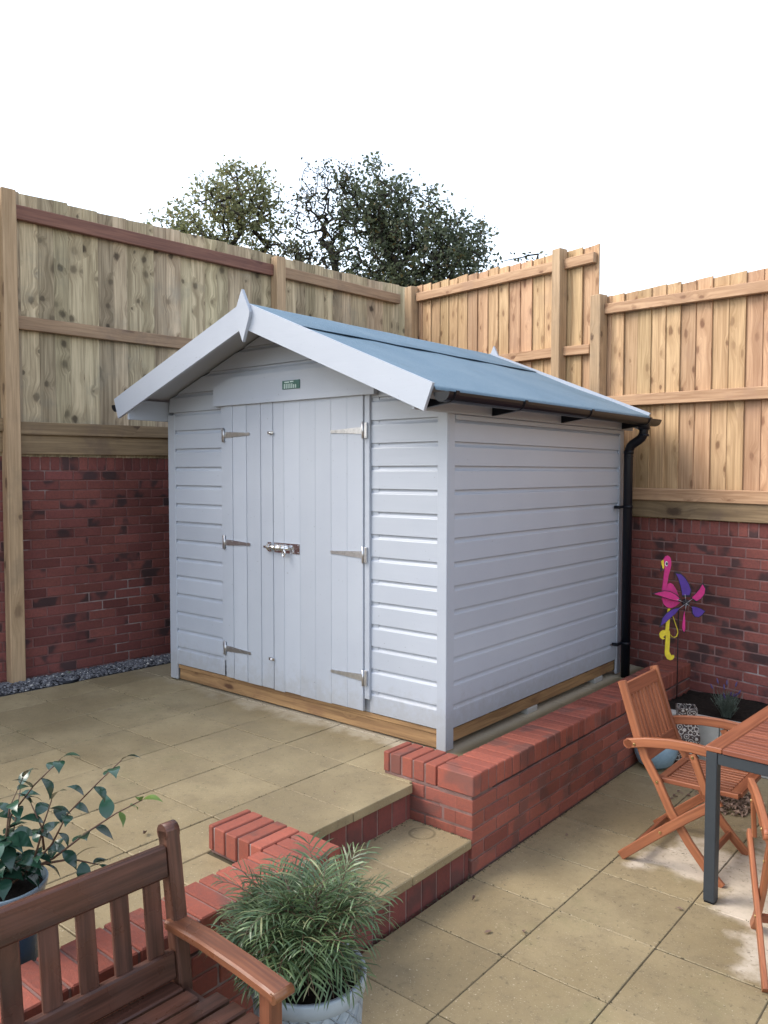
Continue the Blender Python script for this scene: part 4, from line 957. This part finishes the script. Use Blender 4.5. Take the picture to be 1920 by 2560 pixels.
# crumbs of moss and grit caught in the paving joints and against the walls
def jp():
    k = random.random()
    if k < .30: return (random.choice(xs[1:6])+random.gauss(0, .004), random.uniform(-2.6, 1.7), ZP)
    if k < .48: return (random.uniform(.48, 2.4), random.choice([-2.25, -1.8, -1.35, -.9, -.45, 0, .45, .9])+random.gauss(0, .004), ZP)
    if k < .62: return (WX+abs(random.gauss(0, .010))+.002, random.uniform(-.5, 1.8), ZP)
    if k < .70: return (.46+abs(random.gauss(0, .008)), random.uniform(-1.37, -.44), ZP)
    if k < .76: return (.10+abs(random.gauss(0, .010)), random.uniform(-1.37, -.44), -.191)
    if k < .80: return (random.uniform(.12, .46), WY-.004-abs(random.gauss(0, .008)), -.191)
    if k < .90: return (random.choice(lx[1:]+[-.347])+random.gauss(0, .004), random.uniform(-2.6, -.1), 0)
    return (random.uniform(-2.9, .1), random.choice([-2.25, -1.8, -1.352, -.907, -.457, -.005])+random.gauss(0, .004), 0)
m = stones(2600, jp, .0016, .0042); tag(m.build('joint_grit', 'grit'), 'dark crumbs of moss and grit caught in the paving joints', 'grit', kind='stuff')
# ------------------------------------------------------------------ drain, stone, dry leaves
m = MB(); m.lathe([(0, -.02), (.085, -.02), (.09, .012), (.10, .014), (.10, .0), (.098, -.03)], (-3.125, -.545, .006), 32)
tag(m.build('drain_gully', 'black_pvc'), 'round black plastic drain gully in the gravel by the post', 'drain')
m = stones(1, lambda: (-3.25, -.45, .02), .03, .031); tag(m.build('pebble', 'mossy'), 'single mossy green stone beside the black drain', 'stone')
def dry(mb, c, L, az, flat_=.3):
    d = V((math.cos(az), math.sin(az), random.uniform(-flat_, flat_))).normalized(); s_ = d.cross(EZ).normalized(); u = s_.cross(d)
    k = len(mb.v); c = V(c); W_ = L*random.uniform(.35, .6); cu = random.uniform(-.1, .5)*L
    mb.v += [c-d*L*.5, c-s_*W_*.5+u*cu, c+u*.0, c+s_*W_*.5+u*cu*random.uniform(.3, 1), c+d*L*.5+u*cu*.6]
    mb.face([k, k+2, k+1], [(0, 0)]*3); mb.face([k, k+3, k+2], [(0, 0)]*3); mb.face([k+1, k+2, k+4], [(0, 0)]*3); mb.face([k+2, k+3, k+4], [(0, 0)]*3)
m = MB()
for _ in range(330):
    a, r_ = random.uniform(0, 2*PI), random.random()**.6; x, y = 1.19+.15*r_*math.cos(a), 1.27+.20*r_*math.sin(a)
    dry(m, (x, y, ZP+.006+random.uniform(0, .035)*(1-r_)), random.uniform(.025, .055), random.uniform(0, 2*PI), .7)
for _ in range(25): dry(m, (random.uniform(.85, 1.1), random.uniform(1.05, 1.3), ZP+.008), random.uniform(.02, .04), random.uniform(0, 2*PI))
o = m.build('leaf_litter', 'dry_leaf'); tag(o, 'heap of dry brown leaves swept together under the table', 'leaves', kind='stuff')
LV = [((.60, -.62, ZP), .035, 'short dark twig like leaf on the paving near the retaining wall'), ((.905, -.70, ZP), .03, 'small dark brown leaf on the paving in front of the steps'), ((.79, -.80, ZP), .045, 'tan crumpled leaf on the paving in front of the steps'),
      ((1.35, -.10, ZP), .035, 'dark curled leaf beside the table leg foot'), ((.62, .25, ZP), .03, 'dark leaf scrap at the foot of the long retaining wall'), ((-.42, -1.66, 0), .04, 'curled brown leaf on the upper paving left of the coping'),
      ((.12, -1.95, 0), .06, 'pale brown leaf on the upper paving seen between bench slats'), ((-.10, -.80, 0), .025, 'tiny dark leaf on the upper paving near the step edge'), ((-2.2, -.75, 0), .03, 'pale leaf scrap on the upper paving by the gravel'), ((.09, -1.66, 0), .03, 'small tan leaf against the short coping end')]
for i, (c, L, lab) in enumerate(LV):
    m = MB(); dry(m, (c[0], c[1], c[2]+.006), L, random.uniform(0, 6), .1); tag(m.build('fallen_leaf', 'dry_leaf'), lab, 'leaf', 'fallen leaves on the paving')

# ------------------------------------------------------------------ trees beyond the fence
def tree(label, base, fork, blobs, tips, leaves, lsize, mat, spread, seed, trunk_r=.11, lone=0, twigs=0):
    R_ = random.Random(seed); root = thing('tree', label, 'tree', base, world=True)
    nodes = [V(base), V(base).lerp(V(fork), .5)+V((R_.gauss(0, .06), R_.gauss(0, .06), 0)), V(fork)]; par = [-1, 0, 1]
    targets = []
    tw = sum(b[2] for b in blobs)
    for c, r, wgt in blobs:
        for _ in range(int(tips*wgt/tw)):
            while True:
                q = V((R_.uniform(-1, 1), R_.uniform(-1, 1), R_.uniform(-1, 1)))
                if .25 < q.length < 1: break
            targets.append(V(c)+V((q.x*r[0], q.y*r[1], q.z*r[2])))
    F = V(fork); targets.sort(key=lambda q: (q-F).length)
    tipn = []
    arr = np.zeros((len(targets)*4+10, 3)); depth = [0, 0, 0]
    for i, nn_ in enumerate(nodes): arr[i] = nn_
    for q in targets:
        cnt = len(nodes); dd = np.linalg.norm(arr[2:cnt]-np.array(q), axis=1)+.18*np.array(depth[2:])**.5*0
        dF = np.linalg.norm(arr[2:cnt]-np.array(F), axis=1); k = int(np.argmin(dd+.35*dF*(dF > (q-F).length)))+2
        a = nodes[k]; n_ = max(1, min(3, int((q-a).length/.28))); prev = k
        for s_ in range(1, n_+1):
            v_ = a.lerp(q, s_/n_)+V((R_.gauss(0, .03), R_.gauss(0, .03), R_.gauss(0, .03)+.04*math.sin(PI*s_/n_)))
            nodes.append(v_); par.append(prev); depth.append(0); arr[len(nodes)-1] = v_; prev = len(nodes)-1
        tipn.append(prev)
    cntc = [0]*len(nodes)
    for t_ in tipn:
        k = t_
        while k >= 0: cntc[k] += 1; k = par[k]
    mt = MB(); top = max(cntc)
    rad = [max(.004, trunk_r*(c/top)**.5) for c in cntc]
    kids = {}
    for i, pp in enumerate(par):
        if pp >= 0: kids.setdefault(pp, []).append(i)
    for i, pp in enumerate(par):
        if pp >= 0: mt.tube([nodes[pp], nodes[i]], [min(rad[pp], rad[i]*1.6), rad[i]], 5 if rad[i] < .03 else 8, cap=False)
    mt.build('trunk', 'bark', root)
    mc = MB()
    for t_ in tipn:
        if R_.random() < lone: continue
        c = nodes[t_]; nl_ = int(leaves*R_.uniform(.5, 1.5)); sp = spread*R_.uniform(.7, 1.25)
        for _ in range(nl_):
            q = c+V((R_.gauss(0, sp), R_.gauss(0, sp), R_.gauss(0, sp*.8))); d = V((R_.gauss(0, 1), R_.gauss(0, 1), R_.gauss(0, .8))).normalized(); s_ = d.cross(V((R_.gauss(0, 1), R_.gauss(0, 1), R_.gauss(0, 1)))).normalized(); L = lsize*R_.uniform(.6, 1.3)
            k0 = len(mc.v); mc.v += [q-d*L*.5, q+s_*L*.28, q+d*L*.5, q-s_*L*.28]; mc.face([k0, k0+1, k0+2, k0+3], [(0, 0)]*4)
    mc.build('crown', mat, root)
    return root
# image-plane helper axes for laying out crowns about 14 m away: r to the right, away along the view
r_, f_ = V((.768, .64, 0)), V((-.64, .768, 0)); TC = V((-7.0, 6.45, 0))
def tp(r, z, away=0): return TC+r_*r+f_*away+V((0, 0, z))
tree('light yellow green open crowned tree left of the taller dark one', tp(-1.35, -.5), tp(-1.45, 4.6), [(tp(-2.0, 5.8), (.7, .8, .65), 1.3), (tp(-1.55, 6.28), (.68, .8, .5), 1.5), (tp(-2.65, 5.5), (.42, .7, .42), .9), (tp(-2.2, 5.15), (.9, .8, .45), 1.0), (tp(-1.15, 5.65), (.42, .7, .7), .8)], 480, 19, .080, 'leaf_light', .085, 3, .10, .22)
tree('thin half bare tree between the light and the dark tree', tp(.12, -.5), tp(.1, 4.9), [(tp(-.12, 6.25), (.55, .6, .58), 1.5), (tp(.2, 6.45), (.45, .5, .45), .8), (tp(-.05, 5.7), (.25, .3, .4), .5), (tp(-.42, 6.0), (.3, .5, .35), .4)], 330, 4, .065, 'leaf_thin', .07, 21, .06, .3)
tree('small olive bush just above the fence between two trees', tp(-.55, -.5, -.4), tp(-.5, 4.2, -.4), [(tp(-.45, 4.95, -.4), (.42, .5, .5), 1)], 90, 10, .08, 'leaf_thin', .08, 8, .06)
tree('big dense dark green tree rising behind the fence corner', tp(1.3, -.5), tp(1.2, 4.2), [(tp(.72, 6.15), (.6, .8, .6), 1.3), (tp(1.4, 5.9), (.7, .8, .55), 1.2), (tp(.6, 5.4), (.65, .9, .75), 1.2), (tp(1.5, 5.2), (.95, 1.0, .72), 2.2), (tp(2.2, 5.55), (.45, .8, .45), .7), (tp(2.3, 5.0), (.5, .8, .45), .7), (tp(.85, 4.6), (1.0, .9, .55), 1.4), (tp(1.8, 4.5), (.8, .9, .45), 1.0)], 860, 20, .080, 'leaf_dark', .095, 11, .15, .06)
tree('small sparse shrub tip peeping above the fence right of the dark tree', tp(3.5, -.5), tp(3.5, 4.1), [(tp(3.35, 5.05), (.5, .5, .28), 1), (tp(3.9, 4.8), (.5, .4, .2), .6)], 60, 6, .085, 'leaf_thin', .08, 15, .05)
